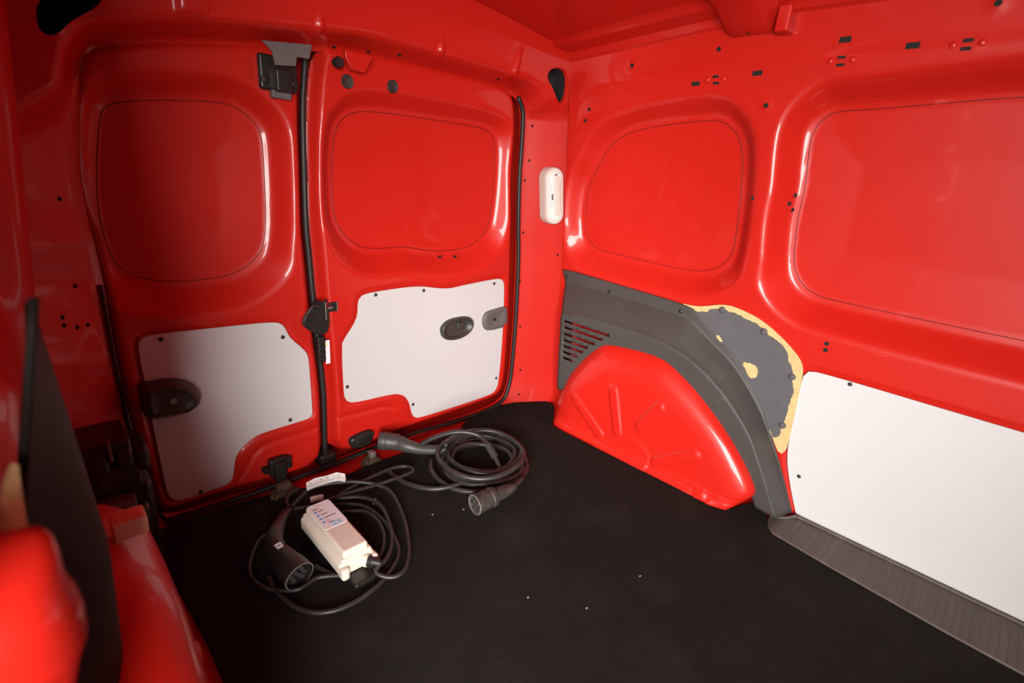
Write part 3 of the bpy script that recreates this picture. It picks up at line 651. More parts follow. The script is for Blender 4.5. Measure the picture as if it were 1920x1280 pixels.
tag(wall_right, 'red pressed body side on the right with two blanked window fields', kind='structure')
for wn in (w1, w2):
    w = resample(wn, 90, True)
    tube('joint_line', [tuple(v) for v in mp_wall(w, wall_depth(w) - 0.0002)], 0.0010, DARKRED, wall_right, seg=5, closed=True, sub=1)
def wall_point(y, z, off=0.0):
    d = wall_depth(np.array([[y, z]]))[0]
    return Vector((float(X0(z)) + d - off, y, z))
for (y, z), (w, h) in zip(A['rect'], P['rects']):
    p = wall_point(y, z, 0.001)
    box('slot_hole', (p.x, y - w, z - h), (p.x + 0.008, y + w, z + h), DARK, wall_right, bev=0)  # dark plate on the surface, painted as the shade in a slot
for (y, z) in A['round']:
    p = wall_point(y, z, 0.0012)
    lathe('drilled_hole', [(0, 0.0058), (0.008, 0.0058)], p, (1, 0, 0), DARK, wall_right, seg=14)  # dark disc coloured like a shaded hole, the sheet is not cut
for i in (1, 5, 8):                               # weld dimples beside the paired slots
    y, z = A['rect'][i]; z -= 0.006
    for dy in (-0.022, 0.022):
        p = wall_point(y + dy, z, 0.0)
        lathe('weld_dimple', [(0, 0.007), (0.0015, 0.006), (0.0028, 0.003), (0.003, 0.0005)], p, (-1, 0, 0), RED, wall_right, seg=14)
box('leak_block_skin', (1.57, -1.0, -0.1), (1.60, 1.42, 1.45), RED, wall_right, bev=0)  # unseen plate added outside the body side against light leaks
lbr = slab('liner_board', resample(linR, 160, True), 0.005, lambda Q, d: mp_wall(Q, d - 0.004), BOARD, bev=0.0015)
tag(lbr, 'large pale grey liner board screwed to the lower right body side', 'liner board')
for (y, z) in A['screwsR']:
    lathe('screw', [(0, 0.0052), (0.002, 0.0050), (0.0035, 0.0032), (0.0036, 0.001)], (float(X0(z)) - 0.004, y, z), (-1, 0, 0), BLACK, lbr, seg=14)

# ---------------- roof with side rails and bows
def roof_z(x, y):
    return zw(y) + 0.036 + 0.034 * (1 - np.clip(((x - 0.735) / 0.53) ** 2, 0, 1)) + noise2(np.stack([x, y], 1), 5, 0.002, 9)
roof_out = [(0.2, -0.95), (1.272, -0.95), (1.272, 1.22), (0.2, 1.22)]
ceiling = sheet('ceiling', roof_out, 0.03, lambda Q: roof_z(Q[:, 0], Q[:, 1]), lambda Q, d: np.stack([Q[:, 0], Q[:, 1], d], 1), RED)
tag(ceiling, 'red painted roof sheet above the load space', kind='structure')
yy = np.linspace(1.215, -0.92, 60)
def rail(flip):
    rows = []
    for (fx, dz) in (('w', -0.012), ('w', -0.006), ('l', -0.001), ('l2', 0.001), (1.3735, 0.016), (1.370, 0.0175), (1.312, 0.0205), (1.306, 0.022), (1.294, 0.0345), (1.268, 0.0365)):
        pts = []
        for y in yy:
            z = zw(y); xw = float(X0(z))
            x = xw + 0.006 if fx == 'w' else (xw - 0.012 if fx == 'l' else (xw - 0.0145 if fx == 'l2' else fx))
            pts.append((MC - x if flip else x, y, z + dz))
        rows.append(np.array(pts))
    return rows
loft('roof_rail', rail(False), RED, ceiling); loft('roof_rail', rail(True), RED, ceiling)
box('leak_block_skin', (-0.2, -1.0, 1.40), (1.65, 1.42, 1.43), RED, ceiling, bev=0)  # unseen plate added over the roof to keep stray light out
def roof_bow(y0, y1):
    rows = []
    xs = [0.085, 0.13, 0.20, 0.28, 0.4, 0.6, 0.8, 1.0, 1.15, 1.20, 1.25, 1.29, 1.325, 1.355, 1.375, 1.392]
    for x in xs:
        mx = MC - x if x < 0.735 else x
        zr = float(roof_z(np.array([min(mx, 1.27)]), np.array([(y0 + y1) / 2]))[0])
        zb = zr - 0.030 - 0.040 * sstep(1.25, 1.392, mx)
        zt = zr + 0.004
        e = 0.018 * sstep(1.2, 1.36, mx)
        rows.append(np.array([(x, y0 - e, zt), (x, y0 - e + 0.004, zt - 0.008), (x, y0 + 0.016, zb + 0.004), (x, y0 + 0.022, zb), (x, y1 - 0.022, zb), (x, y1 - 0.016, zb + 0.004), (x, y1 + e - 0.004, zt - 0.008), (x, y1 + e, zt)]))
    return loft('roof_bow', rows, RED, ceiling)
roof_bow(0.555, 0.685); roof_bow(-0.28, -0.15)
box('bow_bracket', (1.352, 0.520, 1.236), (1.405, 0.552, 1.292), RED, ceiling, bev=0.006)
lathe('bow_hole', [(0, 0.004), (0.004, 0.004)], (1.375, 0.62, 1.2455), (0, 0, 1), DARK, ceiling, seg=10)

# ---------------- left body side behind the open side door
lw2 = [(0.36, -0.045), (1.23, -0.045)] + [(y, zw(y) + 0.004) for y in np.linspace(1.23, 0.36, 30)]
def left_depth(Q):
    y, z = Q.T
    d = 0.055 * sstep(1.15, 1.02, y) * sstep(0.55, 0.68, z)
    d += 0.035 * sstep(1.17, 1.08, y) + 0.060 * sstep(0.86, 0.70, y)
    return d
wall_left = sheet('wall_left', lw2, 0.012, left_depth, mp_left, RED)
tag(wall_left, 'dark red body side at the left edge behind the side door opening', kind='structure')
box('leak_block_skin', (-0.16, 0.33, -0.1), (-0.13, 1.42, 1.45), RED, wall_left, bev=0)  # unseen plate added behind the left side to block leaking light
box('door_lintel', (-0.16, -0.95, 1.21), (0.05, 0.40, 1.42), RED, wall_left, bev=0.01)
box('front_post', (-0.16, -0.95, -0.05), (0.03, -0.82, 1.42), RED, wall_left, bev=0.01)
# rear jamb of the side door opening, from outer skin to inner face
jy = 0.35
loft('door_jamb', [np.array([(-0.15, jy - 0.02, z), (-0.10, jy - 0.02, z), (-0.075, jy - 0.012, z), (-0.068, jy + 0.01, z)]) for z in np.linspace(-0.045, 1.25, 20)], RED, wall_left)
# moulded shoulder of the jamb, in the near left corner of the picture
sh = []
for z, x1, y0, y1 in ((-0.04, -0.042, 0.428, 0.44), (0.30, -0.040, 0.425, 0.44), (0.46, -0.028, 0.412, 0.44), (0.52, -0.016, 0.382, 0.43), (0.555, -0.008, 0.353, 0.43), (0.578, -0.007, 0.344, 0.43), (0.592, -0.008, 0.340, 0.43),
                      (0.604, -0.0115, 0.341, 0.43), (0.614, -0.0125, 0.349, 0.43), (0.623, -0.0125, 0.362, 0.43), (0.630, -0.0140, 0.376, 0.43), (0.634, -0.018, 0.388, 0.425), (0.636, -0.026, 0.398, 0.42)):
    q = smooth_poly([(-0.16, y0), (x1, y0), (x1, y1), (-0.16, y1)], 3)
    q = resample(q, 40, True); q = np.vstack([q, q[:1]])
    sh.append(np.stack([q[:, 0], q[:, 1], np.full(len(q), z)], 1))
sh.append(np.repeat(np.array([[-0.1, 0.41, 0.636]]), len(sh[0]), 0))
loft('jamb_shoulder', sh, RED, wall_left)
# unseen bulkhead added behind the camera against front light; dark to cut red bounce
wall_front = box('wall_front', (-0.16, -0.97, -0.08), (1.60, -0.94, 1.45), TRIM, bev=0)
tag(wall_front, 'added dark bulkhead closing the unseen front of the load space', kind='structure')

# ================================================================== things
# ---------------- carpet
cp_out = list(map(tuple, A['carpet'])) + [(1.30, -0.92), (-0.04, -0.92), (-0.04, 0.33), (0.10, 0.37), (0.132, 0.44), (0.135, 1.0), (0.10, 1.10), (0.075, 1.24)]
carpet = slab('floor_carpet', smooth_poly(cp_out, 1), 0.010, lambda Q, d: np.stack([Q[:, 0], Q[:, 1], 0.0 - d], 1), CARPET, bev=0.003)
tag(carpet, 'black felt carpet covering the load floor', 'carpet')
for i, (x, y) in enumerate(A['crumbs']):
    c = box('crumb', (x - 0.002, y - 0.0012, 0.0), (x + 0.002, y + 0.0012, 0.002), DUST, carpet, bev=0)

# ---------------- sill tread on the right
si = list(map(tuple, A['sill']))
si_out = [(1.424, 0.303), (1.37, 0.285), (1.346, 0.255), si[3], (1.302, -0.86), (1.486, -0.86), si[4], si[5], (1.480, 0.248), (1.455, 0.256), (1.436, 0.275)]
sill = slab('sill_tread', smooth_poly(si_out, 1), 0.016, lambda Q, d: np.stack([Q[:, 0], Q[:, 1], 0.0045 - d], 1), SILL, bev=0.003)
tag(sill, 'worn grey plastic sill tread below the large liner board', 'sill trim')
tube('sill_bead', [(1.424, 0.296, 0.004), (1.445, 0.268, 0.005), (1.462, 0.254, 0.008), (1.474, 0.243, 0.010), (1.480, 0.225, 0.008), (1.482, 0.0, 0.007), (1.482, -0.4, 0.007), (1.482, -0.85, 0.007)], 0.0045, SILL, sill, seg=8)
for k in range(70):                                  # moulded cross ribs of the tread
    y = 0.235 - 0.0155 * k
    x0 = float(np.interp(y, [-0.86, -0.235, 0.25], [1.306, 1.312, 1.354]))
    if k == 0:
        r0 = box('tread_rib', (-0.5, -0.0014, 0), (0.5, 0.0014, 0.0007), SILL, sill, bev=0)
        r = r0
    else:
        r = r0.copy(); col.objects.link(r); child(r, sill)
    r.location = ((x0 + 1.47) / 2 - 0.004, y, 0.0043); r.scale = (1.47 - x0 - 0.018, 1, 1)

# ---------------- wheel arches
arch_o = A['archout'][:, 1:]
arch_o = smooth_poly(arch_o, 2, closed=False)
def make_arch(flip, label):
    q = resample(arch_o, 170); c = np.array([0.715, -0.03])
    rows = []
    levels = [(1.17, 1.500), (1.15, 1.47), (1.12, 1.43), (1.085, 1.398), (1.05, 1.380), (1.02, 1.370), (0.99, 1.3615), (0.96, 1.3555), (0.93, 1.3515), (0.90, 1.349), (0.86, 1.347)] + [(s, 1.3455) for s in np.linspace(0.83, 0.02, 46)]
    disc = smooth_poly(list(map(tuple, A['archdisc'][:, 1:])) + [(0.70, -0.08), (0.90, -0.08)], 2)
    for sc, x in levels:
        p = c + (q - c) * sc
        if sc > 1: p = np.where((q[:, :1] < 0.6), c + (q - c) * np.minimum(sc, 1 + (sc - 1) * (0.35 + 0.65 * sstep(0.42, 0.6, q[:, :1]))), p)
        d = np.zeros(len(p))
        if sc < 0.97:
            for i in range(0, 8, 2):
                a, b = A['ribs'][i, 1:], A['ribs'][i + 1, 1:]
                t = np.clip(((p - a) @ (b - a)) / ((b - a) @ (b - a)), 0, 1)
                r = np.hypot(*(p - (a + t[:, None] * (b - a))).T)
                d -= 0.0055 * (1 - sstep(0.012, 0.021, r))
            sd, _ = sdf(p, disc)
            d -= 0.004 * (1 - sstep(-0.004, 0.006, sd))
        z = p[:, 1]
        d -= 0.010 * sstep(0.035, 0.0, z) * (sc < 1.0)
        if sc < 1.0:
            d -= 0.0035 * np.clip(noise2(p, 170, 2.2, 11), -0.3, 1) * sstep(0.050, 0.02, z) * sstep(0.62, 0.45, p[:, 0]) + 0.003 * sstep(0.036, 0.030, z) * sstep(0.026, 0.030, z)
        X = x + d
        rows.append(np.stack([MC - 0.038 - X if flip else X, p[:, 0], z * 0.93 if flip else z], 1))
    o = loft('wheel_arch', rows, RED, wall_left if flip else wall_right)
    o['label'] = label
    return o
archR = make_arch(False, 'glossy red inner wheel arch with pressed radial ribs below the charcoal arch trim')
archL = make_arch(True, 'red inner wheel arch at the lower left edge in shadow')

# ---------------- charcoal arch trim on the right
C1 = resample(smooth_poly(A['tC1'], 2, closed=False), 90)
C3 = resample(smooth_poly(A['tC3'], 2, closed=False), 90)
C4 = resample(smooth_poly(A['tC4'], 2, closed=False), 90)
c1 = np.stack([X0(C1[:, 1]) - 0.010, C1[:, 0], C1[:, 1]], 1)
def between(k, off):
    yz = C1 * (1 - k) + C3[:, 1:] * k
    return np.column_stack([X0(yz[:, 1]) - off, yz])
fl = np.linspace(0, 1, 90)
keyrows = [c1, between(0.12, 0.012), between(0.30, 0.014), between(0.36, 0.020)]
m = between(0.62, 0.0); m[:, 0] = X0(m[:, 2]) * 0.42 + 1.385 * 0.58; keyrows.append(m)
r = C3.copy(); r[:, 0] = 1.394; r[:, 1:] = C3[:, 1:] * 0.93 + C1 * 0.07; keyrows.append(r)
r = C3.copy(); r[:, 0] = 1.384; keyrows.append(r)
for k in (0.12, 0.35, 0.65, 0.97):
    r = C3 * (1 - k) + C4 * k; r[:, 0] = 1.383 + 0.004 * k; keyrows.append(r)
r = C4.copy(); r[:, 0] = 1.397; keyrows.append(r)
R3 = np.array(keyrows)                                # rows x n x 3
R3 = np.stack([smooth_poly(R3[:, j], 2, closed=False) for j in range(R3.shape[1])], 1)
endc = R3[:, :1].copy(); endc[:, :, 0] = np.minimum(endc[:, :, 0] + 0.075, X0(endc[:, :, 2]) - 0.002)[...]; endc[:, :, 1] += 0.004
R3 = np.concatenate([endc, R3], 1)
trim = loft('wheel_arch_trim', list(R3), TRIM)
md = trim.modifiers.new('solid', 'SOLIDIFY'); md.thickness = 0.0025; md.offset = 1
bmc = bmesh.new()
S = A['slots']
for i in range(0, 14, 2):
    ya, yb = S[i, 1], S[i + 1, 1]; z = (S[i, 2] + S[i + 1, 2]) / 2
    g = bmesh.ops.create_cube(bmc, size=1)
    for v in g['verts']:
        v.co = Vector((1.387 + v.co.x * 0.06, (ya + yb) / 2 + v.co.y * abs(ya - yb), z + v.co.z * 0.0075))
me = bpy.data.meshes.new('slot_cutter'); bmc.to_mesh(me); bmc.free()
cut = bpy.data.objects.new('slot_cutter', me); col.objects.link(cut)
bo = trim.modifiers.new('slots', 'BOOLEAN'); bo.operation = 'DIFFERENCE'; bo.object = cut; bo.solver = 'EXACT'
dg = bpy.context.evaluated_depsgraph_get()
newme = bpy.data.meshes.new_from_object(trim.evaluated_get(dg))
trim.modifiers.clear(); trim.data = newme
bpy.data.objects.remove(cut, do_unlink=True)
if len(trim.data.materials) == 0: trim.data.materials.append(TRIM)
tag(trim, 'scuffed charcoal plastic arch trim with vent slots over the right wheel arch', 'arch trim')
for (y, z) in A['trimscrews']:
    lathe('trim_clip', [(0, 0.0065), (0.003, 0.006), (0.005, 0.003)], (float(X0(z)) - 0.014, y, z), (-1, 0, 0), BLACK, trim, seg=14)
# dim inner flange behind the slots
# ---------------- torn fibreboard beside the trim
def jag(poly, n, amp, seed):
    q = resample(smooth_poly(poly, 1), n, True); r = np.random.RandomState(seed)
    k = r.randn(n); k = 0.6 * k + 0.4 * np.roll(k, 1)
    t = np.roll(q, -1, 0) - np.roll(q, 1, 0); t /= np.linalg.norm(t, axis=1)[:, None] + 1e-9
    return q + np.stack([-t[:, 1], t[:, 0]], 1) * (k * amp)[:, None]
fb = slab('fibreboard_panel', resample(smooth_poly(A['fibre'], 2), 90, True), 0.006, lambda Q, d: mp_wall(Q, d - 0.008), TAN, bev=0.001)
tag(fb, 'torn fibreboard panel with tan core showing beside the charcoal arch trim', 'fibreboard')
sk = slab('dark_skin', jag(A['fibredark'], 150, 0.0022, 4), 0.002, lambda Q, d: mp_wall(Q, d - 0.0098), FIBRE, fb, bev=0)
sk['label'] = 'dark grey skin torn back along the edge'
for key, sd in (('fibrepatch', 5), ('fibrepatch2', 6)):
    slab('torn_patch', jag(A[key], 30, 0.0012, sd), 0.001, lambda Q, d: mp_wall(Q, d - 0.0106), TAN, fb, bev=0)
for (y, z) in A['studs']:
    lathe('push_stud', [(0, 0.0095), (0.003, 0.009), (0.006, 0.006), (0.007, 0.001)], (float(X0(z)) - 0.0095, y, z), (-1, 0, 0), FIBRE, fb, seg=16)

# ---------------- left fibreboard (dark, seen edge-on) and foam
rows = []
for t in np.linspace(0, 1, 26):
    pts = []
    for k in range(22):
        y = 0.49 + 0.16 * k / 21
        z = 0.002 + (0.77 - 0.06 * k / 21) * t
        xn = max(-0.058, -0.001 - (0.743 - z) * 0.225)
        xf = float(np.interp(z, [0, 0.276, 0.458, 0.574, 0.706, 0.8], [0.002, 0.007, 0.017, 0.011, 0.003, 0.0]))
        f = math.sin(math.pi / 2 * min(1.0, k / 17))
        pts.append((xn * (1 - f) + xf * f, y, z))
    rows.append(np.array(pts))
lf = loft('fibreboard_panel', rows, LEFTB)
md = lf.modifiers.new('solid', 'SOLIDIFY'); md.thickness = 0.006; md.offset = 0
tag(lf, 'dark fibreboard panel bowed along the left body side', 'fibreboard')
bm = bmesh.new()
tn = [(-0.075, 0.455, 0.60), (-0.036, 0.462, 0.635), (-0.024, 0.468, 0.655), (-0.027, 0.474, 0.62), (-0.030, 0.476, 0.57), (-0.034, 0.47, 0.52), (-0.045, 0.462, 0.47), (-0.075, 0.455, 0.46)]
f_ = [bm.verts.new(p) for p in tn]; g_ = [bm.verts.new((p[0] - 0.004, p[1] + 0.006, p[2])) for p in tn]
bm.faces.new(f_); bm.faces.new(g_[::-1])
for i in range(len(tn)): bm.faces.new((f_[i], g_[i], g_[(i + 1) % len(tn)], f_[(i + 1) % len(tn)]))
from_bm('torn_core', bm, TAN, lf)
foam = box('foam_pad', (0.030, 0.765, 0.352), (0.072, 0.80, 0.383), FOAM, bev=0.004)
tag(foam, 'small torn tan foam pad behind the left wheel arch', 'foam pad')
foam.modifiers.new('sub', 'SUBSURF').levels = 1

# ---------------- black jack holder in the left rear corner
jh = empty('tool_holder', (0.07, 1.14, 0.12)); tag(jh, 'black plastic tool holder clipped in the left rear corner', 'tool holder')
box('top_tray', (0.006, 1.09, 0.310), (0.098, 1.20, 0.345), BLACK, jh, bev=0.006)
box('tray_front', (0.028, 1.082, 0.286), (0.062, 1.12, 0.330), BLACK, jh, bev=0.008)
box('tray_front', (0.070, 1.082, 0.290), (0.098, 1.12, 0.332), BLACK, jh, bev=0.008)
box('tray_rib', (0.061, 1.078, 0.312), (0.067, 1.10, 0.352), CAPM, jh, bev=0.002)
box('side_wing', (0.096, 1.10, 0.262), (0.126, 1.20, 0.314), BLACK, jh, bev=0.010)
box('middle_block', (0.030, 1.10, 0.225), (0.112, 1.20, 0.290), BLACK, jh, bev=0.012)
box('strap_bar', (0.034, 1.08, 0.196), (0.090, 1.11, 0.224), CAPM, jh, bev=0.004)
box('lower_block', (0.036, 1.08, 0.12), (0.110, 1.20, 0.200), BLACK, jh, bev=0.012, mtx=Matrix.Translation((0, 0, 0)))
box('lower_lip', (0.036, 1.072, 0.186), (0.088, 1.085, 0.194), BLACK, jh, bev=0.002)
box('corner_gusset', (0.075, 1.10, -0.005), (0.122, 1.235, 0.24), BLACK, jh, bev=0.012)

# ---------------- interior lamp on the right rear pillar
lc = Vector((1.3860, 1.205, 0.812))
nrm = Vector((-0.36, -0.93, 0.0)).normalized(); tz = Vector((-0.125, 0.03, 0.99)).normalized()
tz = (tz - nrm * tz.dot(nrm)).normalized(); tx = nrm.cross(tz) * -1
tx = tz.cross(nrm)
lamp = empty('interior_lamp', lc); tag(lamp, 'white oval interior lamp on the right rear pillar', 'lamp')
def capsule(hw, hl, n=14):
    pts = []
    for k in range(n + 1):
        a = math.pi * k / n; pts.append((hw * math.cos(a), hl - hw + hw * math.sin(a)))
    for k in range(n + 1):
        a = math.pi + math.pi * k / n; pts.append((hw * math.cos(a), -(hl - hw) + hw * math.sin(a)))
    return np.array(pts)
def lamp_loft(name, levels, m, parent, shift=0.0):
    rows = []
    for hw, hl, dd in levels:
        q = capsule(hw, hl); rows.append(np.array([tuple(lc + tx * (a + shift) + tz * b + nrm * dd) for a, b in np.vstack([q, q[:1]])]))
    return loft(name, rows, m, parent)
lamp_loft('lamp_body', [(0.037, 0.098, -0.035), (0.036, 0.097, 0.002), (0.034, 0.0955, 0.011), (0.030, 0.0915, 0.0165), (0.0265, 0.0875, 0.0175), (0.005, 0.05, 0.0175), (0.0005, 0.045, 0.0175)], LAMPW, lamp)
lensb = lamp_loft('lamp_bezel', [(0.0225, 0.083, 0.016), (0.0225, 0.083, 0.0195), (0.021, 0.081, 0.0205), (0.004, 0.05, 0.0205), (0.0004, 0.045, 0.0205)], LENS, lamp)
lamp_loft('lamp_lens', [(0.0145, 0.067, 0.019), (0.0145, 0.067, 0.0212), (0.013, 0.065, 0.0222), (0.003, 0.04, 0.0222), (0.0004, 0.035, 0.0222)], LAMPW, lensb, shift=0.004)
def lamp_bit(name, a, b, wa, wb, dd, m, parent):
    bm = bmesh.new(); bmesh.ops.create_cube(bm, size=1)
    for v in bm.verts:
        v.co = lc + tx * (a + v.co.x * wa) + tz * (b + v.co.y * wb) + nrm * (dd + v.co.z * 0.001)
    return from_bm(name, bm, m, parent)
lamp_bit('lamp_switch', -0.014, -0.001, 0.007, 0.020, 0.0212, RIM, lensb)
for b in (0.026, 0.036, -0.018, -0.029): lamp_bit('lamp_mark', -0.017, b, 0.002, 0.005, 0.0206, RIM, lensb)
lamp_bit('lamp_clip', 0.001, 0.072, 0.011, 0.006, 0.0206, RIM, lensb)

# ---------------- charging cable with control box
ev = empty('charging_cable', (0.43, 0.95, 0.0))
tag(ev, 'charging cable with cream control box and tangled thin black lead', 'charging cable')
cb = box('control_box', (0.386, 0.838, 0.014), (0.471, 1.050, 0.052), CREAM, ev, bev=0.010)
cb['label'] = 'cream control box'
lid = box('box_lid', (0.3985, 0.846, 0.048), (0.4585, 1.042, 0.0745), CREAM, cb, bev=0.006)
box('box_step', (0.393, 0.842, 0.048), (0.465, 1.046, 0.058), CREAM, cb, bev=0.004)
box('box_lug', (0.386, 0.826, 0.014), (0.405, 0.850, 0.044), CREAM, cb, bev=0.006)
box('box_lug', (0.455, 0.826, 0.014), (0.474, 0.850, 0.044), CREAM, cb, bev=0.006)
sq = smooth_poly([(0.4005, 0.936), (0.4565, 0.936), (0.4565, 1.040), (0.4005, 1.040)], 0)
sq = np.array([(0.4005 + 0.006, 0.936), (0.4565 - 0.006, 0.936), (0.4565 - 0.002, 0.938), (0.4565, 0.942), (0.4565, 1.034), (0.4545, 1.038), (0.4505, 1.040), (0.4065, 1.040), (0.4025, 1.038), (0.4005, 1.034), (0.4005, 0.942), (0.4025, 0.938)])
zst = 0.0752
slab('box_sticker', sq, 0.0008, lambda Q, d: np.stack([Q[:, 0], Q[:, 1], zst - d], 1), STICK, cb, bev=0)
for i in range(4):
    y = 1.0075 - 0.0148 * i
    lathe('blue_dot', [(0, 0.0034), (0.0003, 0.0034)], (0.4095, y, zst), (0, 0, 1), BLUE, cb, seg=16)
    L_ = (0.012, 0.015, 0.030, 0.012)[i]
    box('print_line', (0.416, y - 0.0011, zst), (0.416 + L_, y + 0.0011, zst + 0.0003), PINK if i == 3 else INK, cb, bev=0)
box('print_line', (0.407, 1.018, zst), (0.421, 1.0205, zst + 0.0003), INK, cb, bev=0)
box('print_line', (0.420, 1.027, zst), (0.434, 1.0286, zst + 0.0003), PINK, cb, bev=0)
box('print_line', (0.417, 0.9555, zst), (0.430, 0.957, zst + 0.0003), INK, cb, bev=0)
def text_mesh(name, body, size, loc, rot, m, parent, ext=0.0002):
    cu = bpy.data.curves.new(name, 'FONT'); cu.body = body; cu.size = size; cu.extrude = ext
    cu.align_x = 'LEFT'; cu.offset = size * 0.012
    to = bpy.data.objects.new(name, cu); col.objects.link(to)
    me = bpy.data.meshes.new_from_object(to.evaluated_get(bpy.context.evaluated_depsgraph_get()))
    bpy.data.objects.remove(to, do_unlink=True)
    me.transform(Matrix.Translation(loc) @ rot)
    me.materials.clear(); me.materials.append(m)
    o = bpy.data.objects.new(name, me); col.objects.link(o); child(o, parent)
    return o
text_mesh('box_lettering', 'ZE', 0.0225, (0.4195, 0.9385, zst + 0.0003), Matrix.Identity(4), CYAN, cb)
# black mains block lying under the box, and gland
gl = lathe('cable_gland', [(0, 0.013), (0.006, 0.013), (0.008, 0.0105), (0.022, 0.0095), (0.030, 0.006)], (0.450, 0.832, 0.034), (0.62, -0.78, -0.05), RUBBER, ev, seg=20)
lathe('gland_collar', [(-0.012, 0.0145), (0.0, 0.0145)], (0.450, 0.832, 0.034), (0.62, -0.78, -0.05), CREAM, gl, seg=20)
box('mains_plug', (0.402, 0.800, 0.001), (0.452, 0.842, 0.016), BLACK, ev, bev=0.005)
c1m = [(0.4685, 0.811, 0.032)] + [tuple(p) for p in A['c1main'][1:]]
tube('cable', c1m, 0.0052, CABLE, ev, seg=10, sub=6)
tube('cable', [tuple(p) for p in A['c1loop']], 0.0048, CABLE, ev, seg=10, sub=6)
tube('cable', [tuple(p) for p in A['c1big']], 0.0046, CABLE, ev, seg=10, sub=6)
tube('cable', [tuple(p) for p in A['c1in']], 0.0048, CABLE, ev, seg=10, sub=6)
tube('cable', [tuple(p) for p in A['c1in2']], 0.0048, CABLE, ev, seg=10, sub=6)
# vehicle connector (handle and head)
cn = tube('connector_handle', [tuple(p) for p in A['conn1']], 0.017, BLACK, ev, seg=14, rfun=lambda t: 0.011 + 0.011 * sstep(0.0, 0.9, t))
h0, h1v = Vector(A['conn1h'][0]), Vector(A['conn1h'][1]); ax = (h1v - h0).normalized(); LH = (h1v - h0).length
hd = lathe('connector_head', [(-0.012, 0.012), (0.0, 0.0215), (0.02, 0.025), (LH * 0.55, 0.0285), (LH * 0.62, 0.031), (LH, 0.0325), (LH + 0.001, 0.0295), (LH - 0.012, 0.0285), (LH - 0.013, 0.001)], h0, ax, BLACK, ev, seg=28)
hd['label'] = 'black round charging head with pin holes'
lathe('head_rim', [(LH - 0.001, 0.0327), (LH + 0.0008, 0.0322), (LH + 0.0008, 0.0305), (LH - 0.001, 0.030)], h0, ax, RIM, hd, seg=28, caps=False)  # lighter ring stands in for glints on the connector edge
u = ax.cross(Vector((0, 0, 1))).normalized(); w = u.cross(ax)
for (a, b) in ((0, 0), (0.014, 0), (-0.014, 0), (0.009, -0.012), (-0.009, -0.012), (0.008, 0.012), (-0.008, 0.012)):
    lathe('pin_socket', [(LH - 0.013, 0.0050), (LH - 0.004, 0.0050), (LH - 0.004, 0.0032), (LH - 0.012, 0.0030)], h0 + u * a + w * b, ax, GUNGREY, hd, seg=12)
sp = h0 + ax * 0.012 + w * 0.0255
def plate(name, c, ux, uy, sx, sy, t, m, parent):
    bm = bmesh.new(); bmesh.ops.create_cube(bm, size=1)
    n_ = ux.cross(uy)
    for v in bm.verts: v.co = c + ux * (v.co.x * sx) + uy * (v.co.y * sy) + n_ * (v.co.z * t)
    return from_bm(name, bm, m, parent)
for (dx, dy, sx, sy) in ((0, 0.006, 0.014, 0.002), (0, -0.006, 0.014, 0.002), (-0.006, 0, 0.002, 0.014), (0.006, 0, 0.002, 0.014)):
    plate('white_symbol', sp + u * dx + ax * dy, u, ax, sx, sy, 0.0016, STICK, hd)
ring = [tuple(sp + u * (0.0032 * math.cos(a)) + ax * (0.0032 * math.sin(a))) for a in np.linspace(0, 2 * math.pi, 13)[:-1]]
tube('white_symbol', ring, 0.0007, STICK, hd, closed=True, sub=1, seg=5)
# paper labels wrapped on the lead
pp = [Vector(p) for p in A['paper']]
tube('paper_tag', [tuple(p) for p in pp], 0.0062, PAPER, ev, seg=10, sub=5)
bm = bmesh.new(); lo_, hi_ = [], []
for i, p in enumerate(pp):
    lo_.append(bm.verts.new(p + Vector((0, 0, 0.004)))); hi_.append(bm.verts.new(p + Vector((0.003, 0.008, 0.0135 + 0.003 * (i % 2)))))
for i in range(len(pp) - 1): bm.faces.new((lo_[i], lo_[i + 1], hi_[i + 1], hi_[i]))
tg = from_bm('paper_flag', bm, PAPER, ev); tg.modifiers.new('solid', 'SOLIDIFY').thickness = 0.0008
tg['label'] = 'creased white paper tag with fine print'
for k in range(6):
    t = (k + 0.6) / 7; i = int(t * 4); f = t * 4 - i
    p = pp[i] * (1 - f) + pp[i + 1] * f + Vector((0.0018, 0.003, 0.0095))
    plate('tag_print', p, Vector((0.8, -0.5, 0.2)).normalized(), Vector((0.2, 0.55, 0.8)).normalized(), 0.007, 0.002, 0.0010, RIM, tg)
p2 = [Vector(p) for p in A['paper2']]
tube('paper_tag', [tuple(p2[0]), tuple((p2[0] + p2[1]) / 2 + Vector((0, 0, 0.001))), tuple(p2[1])], 0.008, PAPER, ev, seg=12, sub=4)

# ---------------- second, coiled charging cable
ec = empty('coiled_charging_cable', (0.93, 0.99, 0.0))
tag(ec, 'thick black charging cable coiled in loops with grey gun connector and round plug', 'charging cable')
cx, cy = 0.930, 0.992
path = []
turns = 6; N_ = 18 * turns
RR = [0.152, 0.128, 0.104, 0.090, 0.108, 0.132, 0.122]
for i in range(N_ + 1):
    a = 2 * math.pi * i / 18 + 2.3
    k = i / 18.0
    base = RR[min(6, int(k))]; nxt = RR[min(6, int(k) + 1)]
    f = k - int(k); r_ = base * (1 - f) + nxt * f
    ox = 0.012 * math.sin(int(k) * 2.1 + f * 1.5); oy = 0.010 * math.cos(int(k) * 1.7 + f * 1.2)
    z = 0.010 + 0.0100 * k + 0.004 * math.sin(3 * a + k)
    path.append((cx + ox + r_ * math.cos(a) * 1.04, cy + oy + r_ * math.sin(a) * 0.98, z))
tube('cable', path, 0.0078, CABLE, ec, seg=12, sub=3)
tail = [tuple(p) for p in A['c2tail']]
